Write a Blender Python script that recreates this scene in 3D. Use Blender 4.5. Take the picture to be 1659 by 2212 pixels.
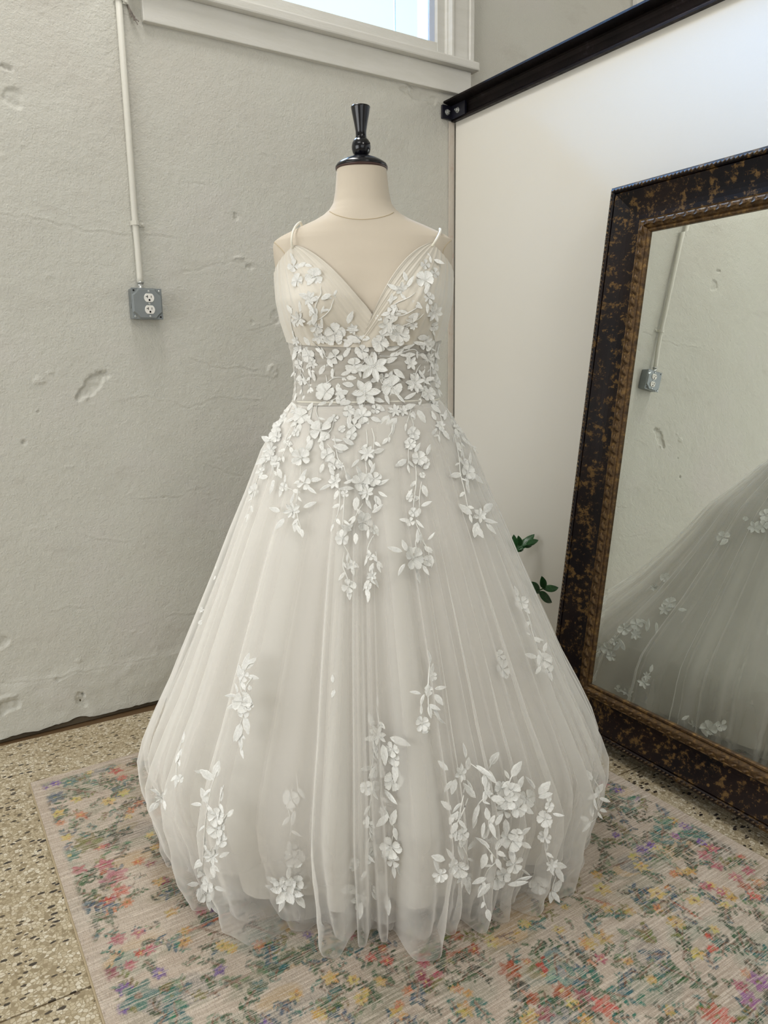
import bpy, bmesh, math, random
import numpy as np
from mathutils import Vector, Matrix
from mathutils.bvhtree import BVHTree

for o in list(bpy.data.objects): bpy.data.objects.remove(o, do_unlink=True)
S = bpy.context.scene
COL = S.collection
rnd = random.Random(7)
PI = math.pi

# ------------------------------------------------------------------ camera
W_, H_, FPX = 1659, 2212, 1593.0
CX, CY = 829.5, 1106.0
def camray(x, y): return np.array([x - CX, -(y - CY), -FPX]) / FPX
_v1 = camray(3369, 758); _v1 /= np.linalg.norm(_v1)      # world +x, vanishing point of the back wall's level lines
_v2 = camray(-211, 807); _v2 /= np.linalg.norm(_v2)      # world +y, vanishing point of the beam and mirror lines
_v2 -= _v1 * (_v1 @ _v2); _v2 /= np.linalg.norm(_v2)
_v3 = np.cross(_v1, _v2)
RM = np.array([_v1, _v2, _v3])
CAMP = np.array([0, 0, 1.25])
cam_d = bpy.data.cameras.new('camera'); cam = bpy.data.objects.new('camera', cam_d); COL.objects.link(cam)
cam_d.sensor_fit = 'VERTICAL'; cam_d.sensor_height = 36; cam_d.lens = FPX / H_ * 36
cam_d.clip_start = 0.02; cam_d.clip_end = 200
mw = Matrix(RM.tolist()).to_4x4(); mw.translation = Vector(CAMP); cam.matrix_world = mw
S.camera = cam
def wray(x, y):
    d = RM @ camray(x, y); return Vector(d / np.linalg.norm(d))
CAMV = Vector(CAMP)
def onz(x, y, z):
    d = wray(x, y); return CAMV + d * ((z - CAMP[2]) / d.z)
def ony(x, y, Y):
    d = wray(x, y); return CAMV + d * (Y / d.y)

# ------------------------------------------------------------------ world, lights, exposure
S.view_settings.view_transform = 'Standard'; S.view_settings.look = 'None'
S.view_settings.gamma = 1; S.view_settings.use_curve_mapping = False
S.view_settings.exposure = -0.91
try:
    S.cycles.transparent_max_bounces = 32; S.cycles.max_bounces = 10; S.cycles.diffuse_bounces = 5
except Exception: pass
wd = bpy.data.worlds.new('sky'); S.world = wd; wd.use_nodes = True
wd.node_tree.nodes['Background'].inputs[0].default_value = (0.80, 0.90, 1.0, 1)
wd.node_tree.nodes['Background'].inputs[1].default_value = 2.6
def area(name, loc, target, sx, sy, power, color):
    d = bpy.data.lights.new(name, 'AREA'); d.shape = 'RECTANGLE'; d.size = sx; d.size_y = sy
    d.energy = power; d.color = color
    o = bpy.data.objects.new(name, d); COL.objects.link(o); o.location = loc
    o.rotation_euler = (Vector(target) - Vector(loc)).to_track_quat('-Z', 'Y').to_euler()
    return o
area('overhead_light', (0.65, -1.9, 3.72), (0.8, -0.6, 0), 0.7, 0.6, 54, (1.0, 0.97, 0.91))
area('overhead_light', (-1.3, 0.3, 3.72), (-0.9, 0.6, 0), 1.6, 1.0, 32, (1.0, 0.98, 0.95))
area('overhead_light', (0.55, 2.20, 3.78), (0.9, 2.05, 0), 1.3, 0.5, 62, (1.0, 0.98, 0.95))  # added above the train to brighten it and the lower partition
area('front_fill', (-0.6, -4.3, 1.9), (0.4, 1, 1.3), 4.6, 2.4, 92, (0.90, 0.95, 1.0))  # broad cool fill from an unseen source behind the camera; no window built
area('side_fill', (-3.3, 1.0, 1.6), (2.0, 1.7, 0.9), 2.8, 2.0, 135, (0.96, 0.98, 1.0))  # added fill to brighten the partition; wall_left has no window here
area('back_window_daylight', (0.95, 4.1, 4.50), (1.9, 1.4, 1.8), 1.8, 1.2, 2300, (0.24, 0.48, 1.0))
area('far_room_fill', (4.8, 0.4, 3.0), (3.4, 2.6, 2.8), 1.6, 1.2, 48, (1.0, 0.97, 0.90))  # added fill for the back wall beyond the partition, source unseen

# ------------------------------------------------------------------ material helpers
def srgb(r, g, b):
    f = lambda v: (v/255/12.92) if v/255 <= 0.04045 else ((v/255+0.055)/1.055)**2.4
    return (f(r), f(g), f(b), 1)
class NT:
    def __init__(s, name):
        s.m = bpy.data.materials.new(name); s.m.use_nodes = True; s.t = s.m.node_tree; s.n = s.t.nodes
        s.out = s.n['Material Output']; s.b = s.n['Principled BSDF']
    def add(s, typ, **kw):
        nd = s.n.new(typ)
        for k, v in kw.items():
            if k.startswith('i_'):
                key = k[2:]; key = int(key) if key.isdigit() else key.replace('_', ' ')
                s.set(nd.inputs[key], v)
            else: setattr(nd, k, v)
        return nd
    def set(s, sock, v):
        if isinstance(v, bpy.types.NodeSocket): s.t.links.new(v, sock)
        else: sock.default_value = v
    def coord(s, kind='Object', scale=(1,1,1), rot=(0,0,0)):
        tc = s.add('ShaderNodeTexCoord'); mp = s.add('ShaderNodeMapping')
        s.t.links.new(tc.outputs[kind], mp.inputs[0]); mp.inputs['Scale'].default_value = scale; mp.inputs['Rotation'].default_value = rot
        return mp.outputs[0]
    def noise(s, vec, scale, detail=4, rough=0.5, out='Fac'):
        nd = s.add('ShaderNodeTexNoise', i_Scale=scale, i_Detail=detail, i_Roughness=rough); s.t.links.new(vec, nd.inputs['Vector'])
        return nd.outputs[out]
    def voro(s, vec, scale, feature='F1', out='Distance', rnd_=1.0):
        nd = s.add('ShaderNodeTexVoronoi', feature=feature, i_Scale=scale, i_Randomness=rnd_); s.t.links.new(vec, nd.inputs['Vector'])
        return nd.outputs[out]
    def ramp(s, fac, stops, interp='LINEAR'):
        nd = s.add('ShaderNodeValToRGB'); cr = nd.color_ramp; cr.interpolation = interp
        while len(cr.elements) < len(stops): cr.elements.new(0.5)
        for e, (p, c) in zip(cr.elements, stops): e.position = p; e.color = c if len(c) == 4 else (*c, 1)
        s.t.links.new(fac, nd.inputs[0]); return nd.outputs[0]
    def mix(s, fac, a, b, blend='MIX'):
        nd = s.add('ShaderNodeMix', data_type='RGBA', blend_type=blend)
        s.set(nd.inputs[0], fac); s.set(nd.inputs[6], a); s.set(nd.inputs[7], b); return nd.outputs[2]
    def math(s, op, a, b=None, c=None, clamp=False):
        nd = s.add('ShaderNodeMath', operation=op, use_clamp=clamp); s.set(nd.inputs[0], a)
        if b is not None: s.set(nd.inputs[1], b)
        if c is not None: s.set(nd.inputs[2], c)
        return nd.outputs[0]
    def bump(s, h, strength=0.3, dist=0.002, normal=None):
        nd = s.add('ShaderNodeBump', i_Strength=strength, i_Distance=dist); s.t.links.new(h, nd.inputs['Height'])
        if normal is not None: s.t.links.new(normal, nd.inputs['Normal'])
        return nd.outputs[0]
    def p(s, **kw):
        for k, v in kw.items(): s.set(s.b.inputs[k.replace('_', ' ')], v)
        return s.m
g4 = lambda v: (v, v, v, 1)

def plain(name, col, rough=0.5, metal=0.0, bump=None, var=0.0):
    n = NT(name); c = n.coord()
    base = srgb(*col)
    if var:
        f = n.noise(c, 6, 5)
        dark = tuple(v*(1-var) for v in base[:3]) + (1,); lite = tuple(min(1, v*(1+var)) for v in base[:3]) + (1,)
        n.p(Base_Color=n.ramp(f, [(0.3, dark), (0.7, lite)]))
    else: n.p(Base_Color=base)
    n.p(Roughness=rough, Metallic=metal)
    if bump: n.p(Normal=n.bump(n.noise(c, bump[0], 3), bump[1], bump[2]))
    return n.m

# painted plaster
def mat_plaster():
    n = NT('painted_plaster'); c = n.coord()
    big = n.noise(c, 1.3, 4, 0.6)
    col = n.ramp(big, [(0.30, srgb(196, 193, 184)), (0.5, srgb(200, 199, 190)), (0.7, srgb(203, 199, 194))])
    sc = n.coord(scale=(1.0, 1, 2.6)); smud = n.noise(sc, 3.1, 6, 0.62)
    sm = n.ramp(smud, [(0.60, g4(0)), (0.76, g4(1))])
    col = n.mix(n.math('MULTIPLY', sm, 0.35), col, srgb(168, 162, 152))
    n.p(Base_Color=col, Roughness=0.62)
    n.b.inputs['Specular IOR Level'].default_value = 0.3
    grit = n.noise(c, 150, 4, 0.65); lum = n.noise(c, 38, 5, 0.6)
    b1 = n.bump(grit, 0.7, 0.0036); b2 = n.bump(lum, 0.6, 0.0050, b1)
    cv = n.coord(scale=(1, 1, 1)); vd = n.voro(cv, 9, 'DISTANCE_TO_EDGE')
    return n.p(Normal=b2)
def mat_panelwall():
    n = NT('painted_board'); c = n.coord()
    col = n.ramp(n.noise(c, 1.1, 3), [(0.3, srgb(214, 210, 200)), (0.7, srgb(217, 214, 206))])
    n.p(Base_Color=col, Roughness=0.42, Normal=n.bump(n.noise(c, 160, 3), 0.12, 0.001)); return n.m
def mat_trim():
    n = NT('painted_wood_trim'); c = n.coord(scale=(1, 1, 5))
    col = n.ramp(n.noise(c, 5, 6, 0.6), [(0.3, srgb(204, 202, 194)), (0.7, srgb(212, 210, 204))])
    n.p(Base_Color=col, Roughness=0.45, Normal=n.bump(n.noise(c, 30, 5), 0.25, 0.003)); return n.m
def mat_terrazzo():
    n = NT('terrazzo'); c = n.coord()
    wob = n.add('ShaderNodeTexNoise', i_Scale=60, i_Detail=2); n.t.links.new(c, wob.inputs['Vector'])
    cw = n.mix(0.006, c, wob.outputs['Color'], 'ADD')
    cellc = n.voro(cw, 115, 'F1', 'Color'); edge = n.voro(cw, 115, 'DISTANCE_TO_EDGE')
    sep = n.add('ShaderNodeSeparateColor'); n.t.links.new(cellc, sep.inputs[0])
    chip = n.ramp(sep.outputs[0], [(0.0, srgb(140, 126, 100)), (0.25, srgb(180, 166, 140)), (0.55, srgb(196, 184, 158)), (0.8, srgb(210, 200, 178)), (1.0, srgb(226, 219, 202))])
    grout = n.ramp(edge, [(0.02, g4(0)), (0.12, g4(1))])
    col = n.mix(grout, srgb(150, 136, 108), chip)
    # black shards, stretched and scattered
    c2 = n.coord(scale=(1, 1.9, 1), rot=(0, 0, 0.5)); c2w = n.mix(0.012, c2, wob.outputs['Color'], 'ADD')
    k = n.voro(c2w, 42, 'F1', 'Color'); kd = n.voro(c2w, 42, 'F1', 'Distance'); s2 = n.add('ShaderNodeSeparateColor'); n.t.links.new(k, s2.inputs[0])
    siz = n.math('MULTIPLY_ADD', s2.outputs[1], 0.24, 0.16)
    inside = n.math('LESS_THAN', kd, siz); pick = n.math('GREATER_THAN', s2.outputs[0], 0.46)
    blk = n.math('MULTIPLY', inside, pick)
    shade = n.ramp(s2.outputs[2], [(0.0, srgb(38, 34, 34)), (0.7, srgb(58, 52, 50)), (1.0, srgb(110, 96, 80))])
    col = n.mix(blk, col, shade)
    stain = n.noise(c, 2.2, 4); col = n.mix(n.ramp(stain, [(0.4, g4(0)), (0.8, g4(0.4))]), col, srgb(150, 132, 96))
    return n.p(Base_Color=col, Roughness=0.38)
def mat_rug():
    n = NT('printed_rug_pile'); c = n.coord()
    at = n.add('ShaderNodeVertexColor', layer_name='motif')
    st = n.coord(scale=(2.2, 60, 1)); st2 = n.coord(scale=(9, 210, 1)); st3 = n.coord(scale=(120, 12, 1))
    s1 = n.noise(st, 3.2, 5, 0.7); s2 = n.noise(st2, 3, 3, 0.7); s3 = n.noise(st3, 4, 3, 0.7); fine = n.noise(c, 420, 2, 0.8)
    patch = n.noise(c, 3.4, 4)
    base = n.ramp(patch, [(0.3, srgb(170, 155, 140)), (0.5, srgb(188, 173, 158)), (0.7, srgb(180, 169, 155))])
    wear = n.math('ADD', n.math('MULTIPLY', s1, 0.6), n.math('MULTIPLY', s2, 0.4))
    pale = n.ramp(wear, [(0.47, g4(0)), (0.58, g4(1))])
    base = n.mix(n.math('MULTIPLY', pale, 0.8), base, srgb(222, 211, 198))
    dk = n.ramp(s3, [(0.52, g4(0)), (0.68, g4(1))]); base = n.mix(n.math('MULTIPLY', dk, 0.42), base, srgb(124, 108, 94))
    # motif strength broken up by the streaks
    a = n.math('MULTIPLY', at.outputs['Alpha'], n.math('MULTIPLY_ADD', n.math('ADD', n.math('MULTIPLY', s2, .9), n.math('MULTIPLY', fine, .5)), -2.2, 2.45), clamp=True)
    a = n.math('MULTIPLY', a, n.math('SUBTRACT', 1.0, n.math('MULTIPLY', pale, 0.7)), clamp=True)
    col = n.mix(a, base, at.outputs['Color'])
    gr = n.ramp(fine, [(0.3, g4(0.80)), (0.7, g4(1.12))]); col = n.mix(1.0, col, gr, 'MULTIPLY')
    n.p(Base_Color=col, Roughness=0.9, Normal=n.bump(n.math('ADD', fine, s3), 0.5, 0.002))
    n.b.inputs['Specular IOR Level'].default_value = 0.1
    return n.m
def mat_frame():
    n = NT('mottled_black_and_gold'); c = n.coord(scale=(1, 1, 1))
    a = n.noise(c, 26, 9, 0.78); b = n.noise(c, 60, 6, 0.7)
    f = n.math('ADD', n.math('MULTIPLY', a, 0.65), n.math('MULTIPLY', b, 0.35))
    m = n.ramp(f, [(0.52, g4(0)), (0.565, g4(0.9))])
    base = n.ramp(n.noise(c, 5, 3), [(0.35, srgb(13, 10, 14)), (0.65, srgb(27, 17, 15))])
    gold = n.ramp(b, [(0.3, srgb(74, 54, 32)), (0.7, srgb(118, 92, 54))])
    n.p(Base_Color=n.mix(m, base, gold), Roughness=n.math('MULTIPLY_ADD', m, 0.15, 0.38), Metallic=n.math('MULTIPLY', m, 0.35)); n.b.inputs['Specular IOR Level'].default_value = 0.22; return n.m
def mat_gold(name='antique_gold', dark=False):
    n = NT(name); c = n.coord(); f = n.noise(c, 55, 6, 0.7)
    cols = [(0.3, srgb(44, 32, 22)), (0.52, srgb(92, 70, 44)), (0.72, srgb(150, 118, 68))] if not dark else [(0.3, srgb(46, 34, 28)), (0.55, srgb(96, 80, 62)), (0.75, srgb(160, 138, 100))]
    return n.p(Base_Color=n.ramp(f, cols), Roughness=0.42, Metallic=0.55, Normal=n.bump(n.noise(c, 260, 3), 0.3, 0.001))
def mat_tulle(name, a, tint=(252, 251, 248)):
    n = NT(name); g = n.add('ShaderNodeNewGeometry')
    dt = n.add('ShaderNodeVectorMath', operation='DOT_PRODUCT'); n.t.links.new(g.outputs['Normal'], dt.inputs[0]); n.t.links.new(g.outputs['Incoming'], dt.inputs[1])
    cs = n.math('MAXIMUM', n.math('ABSOLUTE', dt.outputs['Value']), 0.09)
    op = n.math('SUBTRACT', 1.0, n.math('POWER', 1.0 - a, n.math('DIVIDE', 1.0, cs)), clamp=True)
    df = n.add('ShaderNodeBsdfDiffuse', i_Color=srgb(*tint)); tl = n.add('ShaderNodeBsdfTranslucent', i_Color=srgb(*tint)); tr = n.add('ShaderNodeBsdfTransparent')
    m1 = n.add('ShaderNodeMixShader', i_0=0.42); n.t.links.new(df.outputs[0], m1.inputs[1]); n.t.links.new(tl.outputs[0], m1.inputs[2])
    m2 = n.add('ShaderNodeMixShader'); n.t.links.new(op, m2.inputs[0]); n.t.links.new(tr.outputs[0], m2.inputs[1]); n.t.links.new(m1.outputs[0], m2.inputs[2])
    n.t.links.new(m2.outputs[0], n.out.inputs[0]); n.n.remove(n.b); return n.m
def mat_thread(k=1.0):
    n = NT('satin_embroidery_thread'); c = n.coord(scale=(k, k, k))
    wv = n.add('ShaderNodeTexWave', i_Scale=7.0, i_Distortion=5.0, i_Detail=2); n.t.links.new(c, wv.inputs['Vector'])
    n.p(Base_Color=n.ramp(n.noise(c, 5, 4, .7), [(.32, srgb(222, 221, 215)), (.55, srgb(243, 243, 239))]), Roughness=0.27, Normal=n.bump(wv.outputs['Fac'], 0.30, 0.010/k))
    n.b.inputs['Sheen Weight'].default_value = 0.25
    return n.m
def mat_veiled(name, nude, amount):
    n = NT(name); lw = n.add('ShaderNodeLayerWeight', i_Blend=0.35); c = n.coord(scale=(1, 1, 1))
    f = n.math('MULTIPLY_ADD', lw.outputs['Facing'], 0.6, amount, clamp=True)
    n.p(Base_Color=n.mix(f, srgb(*nude), srgb(240, 239, 234)), Roughness=0.7, Normal=n.bump(n.noise(c, 300, 2), 0.15, 0.0008)); return n.m
def mat_leaf():
    n = NT('glossy_leaf'); c = n.coord()
    return n.p(Base_Color=n.ramp(n.noise(c, 14, 3), [(0.3, srgb(24, 62, 30)), (0.7, srgb(44, 96, 46))]), Roughness=0.32)
def mat_steel():
    n = NT('oiled_black_steel'); c = n.coord(); f = n.noise(c, 9, 7, 0.72); g = n.noise(c, 48, 5, 0.7)
    col = n.ramp(f, [(0.35, srgb(20, 16, 17)), (0.6, srgb(36, 28, 28)), (0.75, srgb(84, 84, 92))])
    return n.p(Base_Color=col, Roughness=n.ramp(g, [(0.3, g4(0.28)), (0.7, g4(0.55))]), Metallic=0.75, Normal=n.bump(g, 0.4, 0.002))

M = dict(
    plaster=mat_plaster(), panel=mat_panelwall(), trim=mat_trim(), terrazzo=mat_terrazzo(), rug=mat_rug(),
    frame=mat_frame(), gold=mat_gold(), dgold=mat_gold('aged_rope_gilding', True), steel=mat_steel(),
    joint=plain('joint_strip_brown', (96, 74, 48), 0.6), gap=plain('raw_concrete_gap', (84, 74, 58), 0.9, bump=(60, .6, .004), var=.3),
    ceiling=plain('ceiling_paint', (226, 224, 216), 0.8), room=plain('room_paint', (214, 211, 202), 0.8),
    cream=plain('cream_linen', (206, 195, 178), 0.85, bump=(420, .15, .0008)), seam=plain('seam_thread', (196, 180, 150), 0.9),
    black=plain('black_lacquer', (14, 14, 20), 0.16), rim=plain('brown_rim', (70, 48, 44), 0.35),
    conduit=plain('painted_conduit', (208, 206, 196), 0.45, bump=(60, .2, .002)), galv=plain('galvanised_steel', (136, 142, 144), 0.38, 0.55, bump=(90, .15, .001), var=.12),
    screw=plain('zinc_screw', (190, 192, 190), 0.3, 0.8), outlet=plain('white_outlet_plastic', (232, 230, 224), 0.4), hole=plain('black_hole', (8, 8, 8), 0.8),
    thread=mat_thread(), thread_fine=mat_thread(50.0), lining=plain('satin_lining', (204, 200, 192), 0.55, bump=(8, .2, .01)),
    cup=mat_veiled('ruched_tulle_cup', (196, 184, 162), 0.34), midriff=mat_veiled('sheer_midriff_mesh', (156, 149, 137), 0.20),
    wrap=mat_veiled('ruched_tulle_wrap', (220, 212, 194), 0.62), strap=plain('satin_strap', (240, 236, 222), 0.4),
    tulle_out=mat_tulle('outer_tulle', 0.17), tulle_mid=mat_tulle('middle_tulle', 0.18), tulle_in=mat_tulle('inner_tulle', 0.26, (250, 247, 243)),
    leaf=mat_leaf(), stem=plain('green_stem', (52, 84, 40), 0.5), pot=plain('matte_grey_pot', (120, 116, 108), 0.7), soil=plain('dark_soil', (52, 40, 30), 0.95, bump=(90, .8, .01)),
    bind=plain('rug_binding', (172, 156, 128), 0.9, bump=(500, .4, .001)), wire=plain('old_wire', (120, 112, 104), 0.6),
    chrome=plain('stand_metal', (150, 150, 150), 0.3, 0.9), rubber=plain('black_rubber', (20, 20, 20), 0.8),
)
n = NT('stained_corner'); c = n.coord(scale=(1, 1, .6)); f = n.noise(c, 22, 6, .7)
n.p(Base_Color=n.ramp(f, [(.30, srgb(184, 156, 140)), (.42, srgb(196, 186, 174)), (.7, srgb(202, 196, 184))]), Roughness=.7, Normal=n.bump(f, .6, .004)); M['strip'] = n.m
n = NT('mirror_silvering'); n.p(Base_Color=(0.83, 0.86, 0.82, 1), Metallic=1.0, Roughness=0.0); M['mirror'] = n.m
n = NT('window_glass'); tr_ = n.add('ShaderNodeBsdfTransparent', i_Color=(.96, 1, .98, 1)); gl_ = n.add('ShaderNodeBsdfGlossy', i_Roughness=0.02); fr_ = n.add('ShaderNodeFresnel', i_IOR=1.45); mx_ = n.add('ShaderNodeMixShader')
n.t.links.new(fr_.outputs[0], mx_.inputs[0]); n.t.links.new(tr_.outputs[0], mx_.inputs[1]); n.t.links.new(gl_.outputs[0], mx_.inputs[2]); n.t.links.new(mx_.outputs[0], n.out.inputs[0]); n.n.remove(n.b); M['glass'] = n.m
n = NT('checked_whipping'); ck = n.add('ShaderNodeTexChecker', i_Scale=260, i_Color1=srgb(220, 208, 180), i_Color2=srgb(60, 52, 40)); n.t.links.new(n.coord(), ck.inputs[0]); n.p(Base_Color=ck.outputs[0], Roughness=.9); M['check'] = n.m

# ------------------------------------------------------------------ object helpers
def link(name, me, parent=None, mat=None, smooth=False):
    if mat is not None and len(me.materials) == 0: me.materials.append(mat)
    if smooth: me.polygons.foreach_set('use_smooth', [True]*len(me.polygons))
    o = bpy.data.objects.new(name, me); COL.objects.link(o)
    if parent is not None: o.parent = parent
    return o
def from_bm(name, bm, mat, parent=None, smooth=False):
    me = bpy.data.meshes.new(name); bm.to_mesh(me); bm.free(); return link(name, me, parent, mat, smooth)
def thing(name, loc, label, cat, group=None):
    o = bpy.data.objects.new(name, None); COL.objects.link(o); o.location = loc; o.empty_display_size = 0.05
    o['label'] = label; o['category'] = cat
    if group: o['group'] = group
    return o
def struct(o): o['kind'] = 'structure'; return o
def add_box(bm, x0, x1, y0, y1, z0, z1, bev=0.0, mat=None):
    vs = [bm.verts.new((x, y, z)) for x in (x0, x1) for y in (y0, y1) for z in (z0, z1)]
    q = [(0,1,3,2), (4,6,7,5), (0,4,5,1), (2,3,7,6), (0,2,6,4), (1,5,7,3)]
    fs = [bm.faces.new([vs[i] for i in f]) for f in q]
    if bev:
        es = list({e for f in fs for e in f.edges})
        bmesh.ops.bevel(bm, geom=es, offset=bev, segments=2, profile=0.6, affect='EDGES')
    if mat is not None: bmesh.ops.transform(bm, matrix=mat, verts=vs)
    return vs
def box(name, x0, x1, y0, y1, z0, z1, mat, parent=None, bev=0.0):
    bm = bmesh.new(); add_box(bm, x0, x1, y0, y1, z0, z1, bev); return from_bm(name, bm, mat, parent)
def add_lathe(bm, prof, seg=40, ctr=(0,0,0), cap=True):
    rings = []
    for r, z in prof:
        rings.append([bm.verts.new((ctr[0]+r*math.cos(2*PI*i/seg), ctr[1]+r*math.sin(2*PI*i/seg), ctr[2]+z)) for i in range(seg)])
    for a, b in zip(rings, rings[1:]):
        for i in range(seg): bm.faces.new([a[i], a[(i+1)%seg], b[(i+1)%seg], b[i]])
    if cap:
        bm.faces.new(rings[0][::-1]); bm.faces.new(rings[-1])
def add_tube(bm, pts, rad, seg=8, cap=True):
    pts = [Vector(p) for p in pts]; rings = []; n_ = len(pts)
    rads = rad if isinstance(rad, (list, tuple)) else [rad]*n_
    up = None
    for i, p in enumerate(pts):
        d = (pts[min(i+1, n_-1)] - pts[max(i-1, 0)]).normalized()
        if up is None: up = d.orthogonal().normalized()
        up = (up - d*up.dot(d)).normalized(); sd = d.cross(up)
        rings.append([bm.verts.new(p + (up*math.cos(2*PI*k/seg) + sd*math.sin(2*PI*k/seg))*rads[i]) for k in range(seg)])
    for a, b in zip(rings, rings[1:]):
        for i in range(seg): bm.faces.new([a[i], a[(i+1)%seg], b[(i+1)%seg], b[i]])
    if cap: bm.faces.new(rings[0][::-1]); bm.faces.new(rings[-1])
def grid_mesh(name, P, closed=False, flip=False):
    """P: (rows, cols, 3) numpy -> mesh; closed wraps the columns"""
    r, c_ = P.shape[:2]; me = bpy.data.meshes.new(name)
    idx = np.arange(r*c_).reshape(r, c_)
    nx = np.roll(idx, -1, 1) if closed else idx[:, 1:]
    a = idx if closed else idx[:, :-1]
    A, B = a[:-1], nx[:-1]; D, C_ = a[1:], nx[1:]
    F = np.stack([A, B, C_, D] if not flip else [A, D, C_, B], -1).reshape(-1, 4)
    me.vertices.add(r*c_); me.vertices.foreach_set('co', P.reshape(-1).astype(np.float32))
    me.loops.add(F.size); me.loops.foreach_set('vertex_index', F.reshape(-1).astype(np.int32))
    me.polygons.add(len(F)); me.polygons.foreach_set('loop_start', np.arange(0, F.size, 4, dtype=np.int32))
    me.polygons.foreach_set('use_smooth', np.ones(len(F), bool))
    me.update(calc_edges=True); return me, F
def catmull(pts, per=6):
    P = [np.array(p, float) for p in pts]; P = [2*P[0]-P[1]] + P + [2*P[-1]-P[-2]]; out = []
    for i in range(1, len(P)-2):
        for k in range(per):
            t = k/per; p0, p1, p2, p3 = P[i-1:i+3]
            out.append(0.5*((2*p1)+(-p0+p2)*t+(2*p0-5*p1+4*p2-p3)*t*t+(-p0+3*p1-3*p2+p3)*t**3))
    out.append(P[-2]); return out
RS = np.random.RandomState(11)
def vnoise(X, Y, cell, seed):
    rs = np.random.RandomState(seed); g = rs.rand(512, 512)
    u = X/cell + 200.3; v = Y/cell + 200.7; i = np.floor(u).astype(int); j = np.floor(v).astype(int); fu = u-i; fv = v-j
    fu = fu*fu*(3-2*fu); fv = fv*fv*(3-2*fv); i %= 511; j %= 511
    return (g[i, j]*(1-fu)*(1-fv) + g[i+1, j]*fu*(1-fv) + g[i, j+1]*(1-fu)*fv + g[i+1, j+1]*fu*fv) - 0.5

# ------------------------------------------------------------------ room shell
YW, XW = 2.683, 2.091
def seg_dist(X, Z, pts):
    best = np.full(X.shape, 9.0)
    for (x0, z0), (x1, z1) in zip(pts, pts[1:]):
        dx, dz = x1-x0, z1-z0; L = dx*dx+dz*dz+1e-12
        t = np.clip(((X-x0)*dx+(Z-z0)*dz)/L, 0, 1); best = np.minimum(best, np.hypot(X-x0-t*dx, Z-z0-t*dz))
    return best
def jag(pts, n_=5, amp=0.006, seed=1):
    r = random.Random(seed); out = []
    for (x0, z0), (x1, z1) in zip(pts, pts[1:]):
        for k in range(n_):
            t = k/n_; out.append((x0+(x1-x0)*t + r.uniform(-amp, amp), z0+(z1-z0)*t + r.uniform(-amp, amp)))
    out.append(pts[-1]); return out
wp = lambda x, y: (lambda p: (p.x, p.z))(ony(x, y, YW))
step = 0.0042
xs = np.arange(-0.55, 2.125, step); zs = np.arange(0.0, 2.40, step)
X, Z = np.meshgrid(xs, zs)
D_ = 0.0035*vnoise(X, Z, .42, 1) + 0.0022*vnoise(X, Z, .15, 2) + 0.0011*vnoise(X, Z, .05, 3) + 0.0005*vnoise(X, Z, .017, 4)
def crack(pxpts, depth=0.0022, w=0.0035, ridge=0.0012, seed=1, amp=.004):
    global D_
    pts = jag([wp(*p) for p in pxpts], 5, amp, seed); d = seg_dist(X, Z, pts)
    D_ += -depth*np.exp(-(d/w)**2)
    pts2 = [(x+.004, z+.005) for x, z in pts]; D_ += ridge*np.exp(-(seg_dist(X, Z, pts2)/(w*1.6))**2)
cracks = [[(355,534),(395,590),(400,592),(470,575),(505,567),(560,580)], [(415,782),(470,798),(560,805)], [(265,872),(300,862),(345,868),(410,886),(470,866),(560,872)],
          [(0,468),(90,478),(180,500),(380,518)], [(300,1082),(390,1080),(430,1060),(470,1090)], [(360,1600-260),(430,1335)], [(0,1487),(120,1478),(200,1455),(330,1428)],
          [(110,1330),(180,1322)], [(180,1165),(270,1180)], [(860,150),(905,165),(950,160)], [(1000,30),(1010,60),(1040,85)], [(425,148),(435,152),(450,147)], [(405,398),(430,400),(445,402)], [(495,466),(510,472),(520,468)],
          [(690,120),(760,140)], [(560,330),(600,345)], [(520,820),(560,815),(600,830)], [(440,1010),(520,1035)], [(540,720),(600,700)]]
for i, c_ in enumerate(cracks): crack(c_, depth=.0014, ridge=.0008, w=.0028, seed=i, amp=.006)
def disc(px, py, rx, rz, h, soft=0.35, rot=0.0, rough=0.0, seed=5):
    global D_
    cx, cz = wp(px, py); dx, dz = X-cx, Z-cz; c0, s0 = math.cos(rot), math.sin(rot)
    u = (dx*c0+dz*s0)/rx; v = (-dx*s0+dz*c0)/rz; r = np.hypot(u, v) + 0.6*vnoise(X, Z, min(rx, rz)*.8, seed)
    m = np.clip((1-r)/soft, 0, 1); m = m*m*(3-2*m); D_ += h*m + rough*m*vnoise(X, Z, .012, seed+1)
# gouged patches and chips read off the photograph
disc(200, 838, .066, .027, -.0062, .20, .75, .004, 7); disc(222, 812, .03, .006, -.004, .3, -.3, 0, 8); disc(190, 862, .02, .005, .003, .5, .8)
disc(86, 830, .018, .012, .0035, .25, 0, .001, 9); disc(110, 812, .012, .006, .002, .3, .5)
disc(52, 964, .009, .010, -.006, .5); disc(84, 897, .007, .004, -.004, .5); disc(30, 215, .032, .028, -.004, .3, 0, .004, 12); disc(15, 148, .022, .007, -.006, .3, -.2)
disc(510, 470, .010, .014, -.004, .3, .5, .003, 14); disc(596, 690, .02, .03, -.003, .3, 0, .004, 15); disc(590, 810, .03, .03, .003, .35, 0, .004, 16)
disc(515, 560, .022, .006, .004, .3); disc(540, 580, .018, .008, -.004, .3, 0, .003, 18); disc(545, 700, .008, .012, -.003, .4); disc(355, 1080, .006, .004, -.004, .4)
disc(352, 947, .004, .004, .002, .6); disc(150, 1015, .02, .002, .002, .6); disc(905, 205, .10, .022, -.006, .18, -.12, .003, 20); disc(870, 180, .06, .009, .004, .3, -.3)
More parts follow.
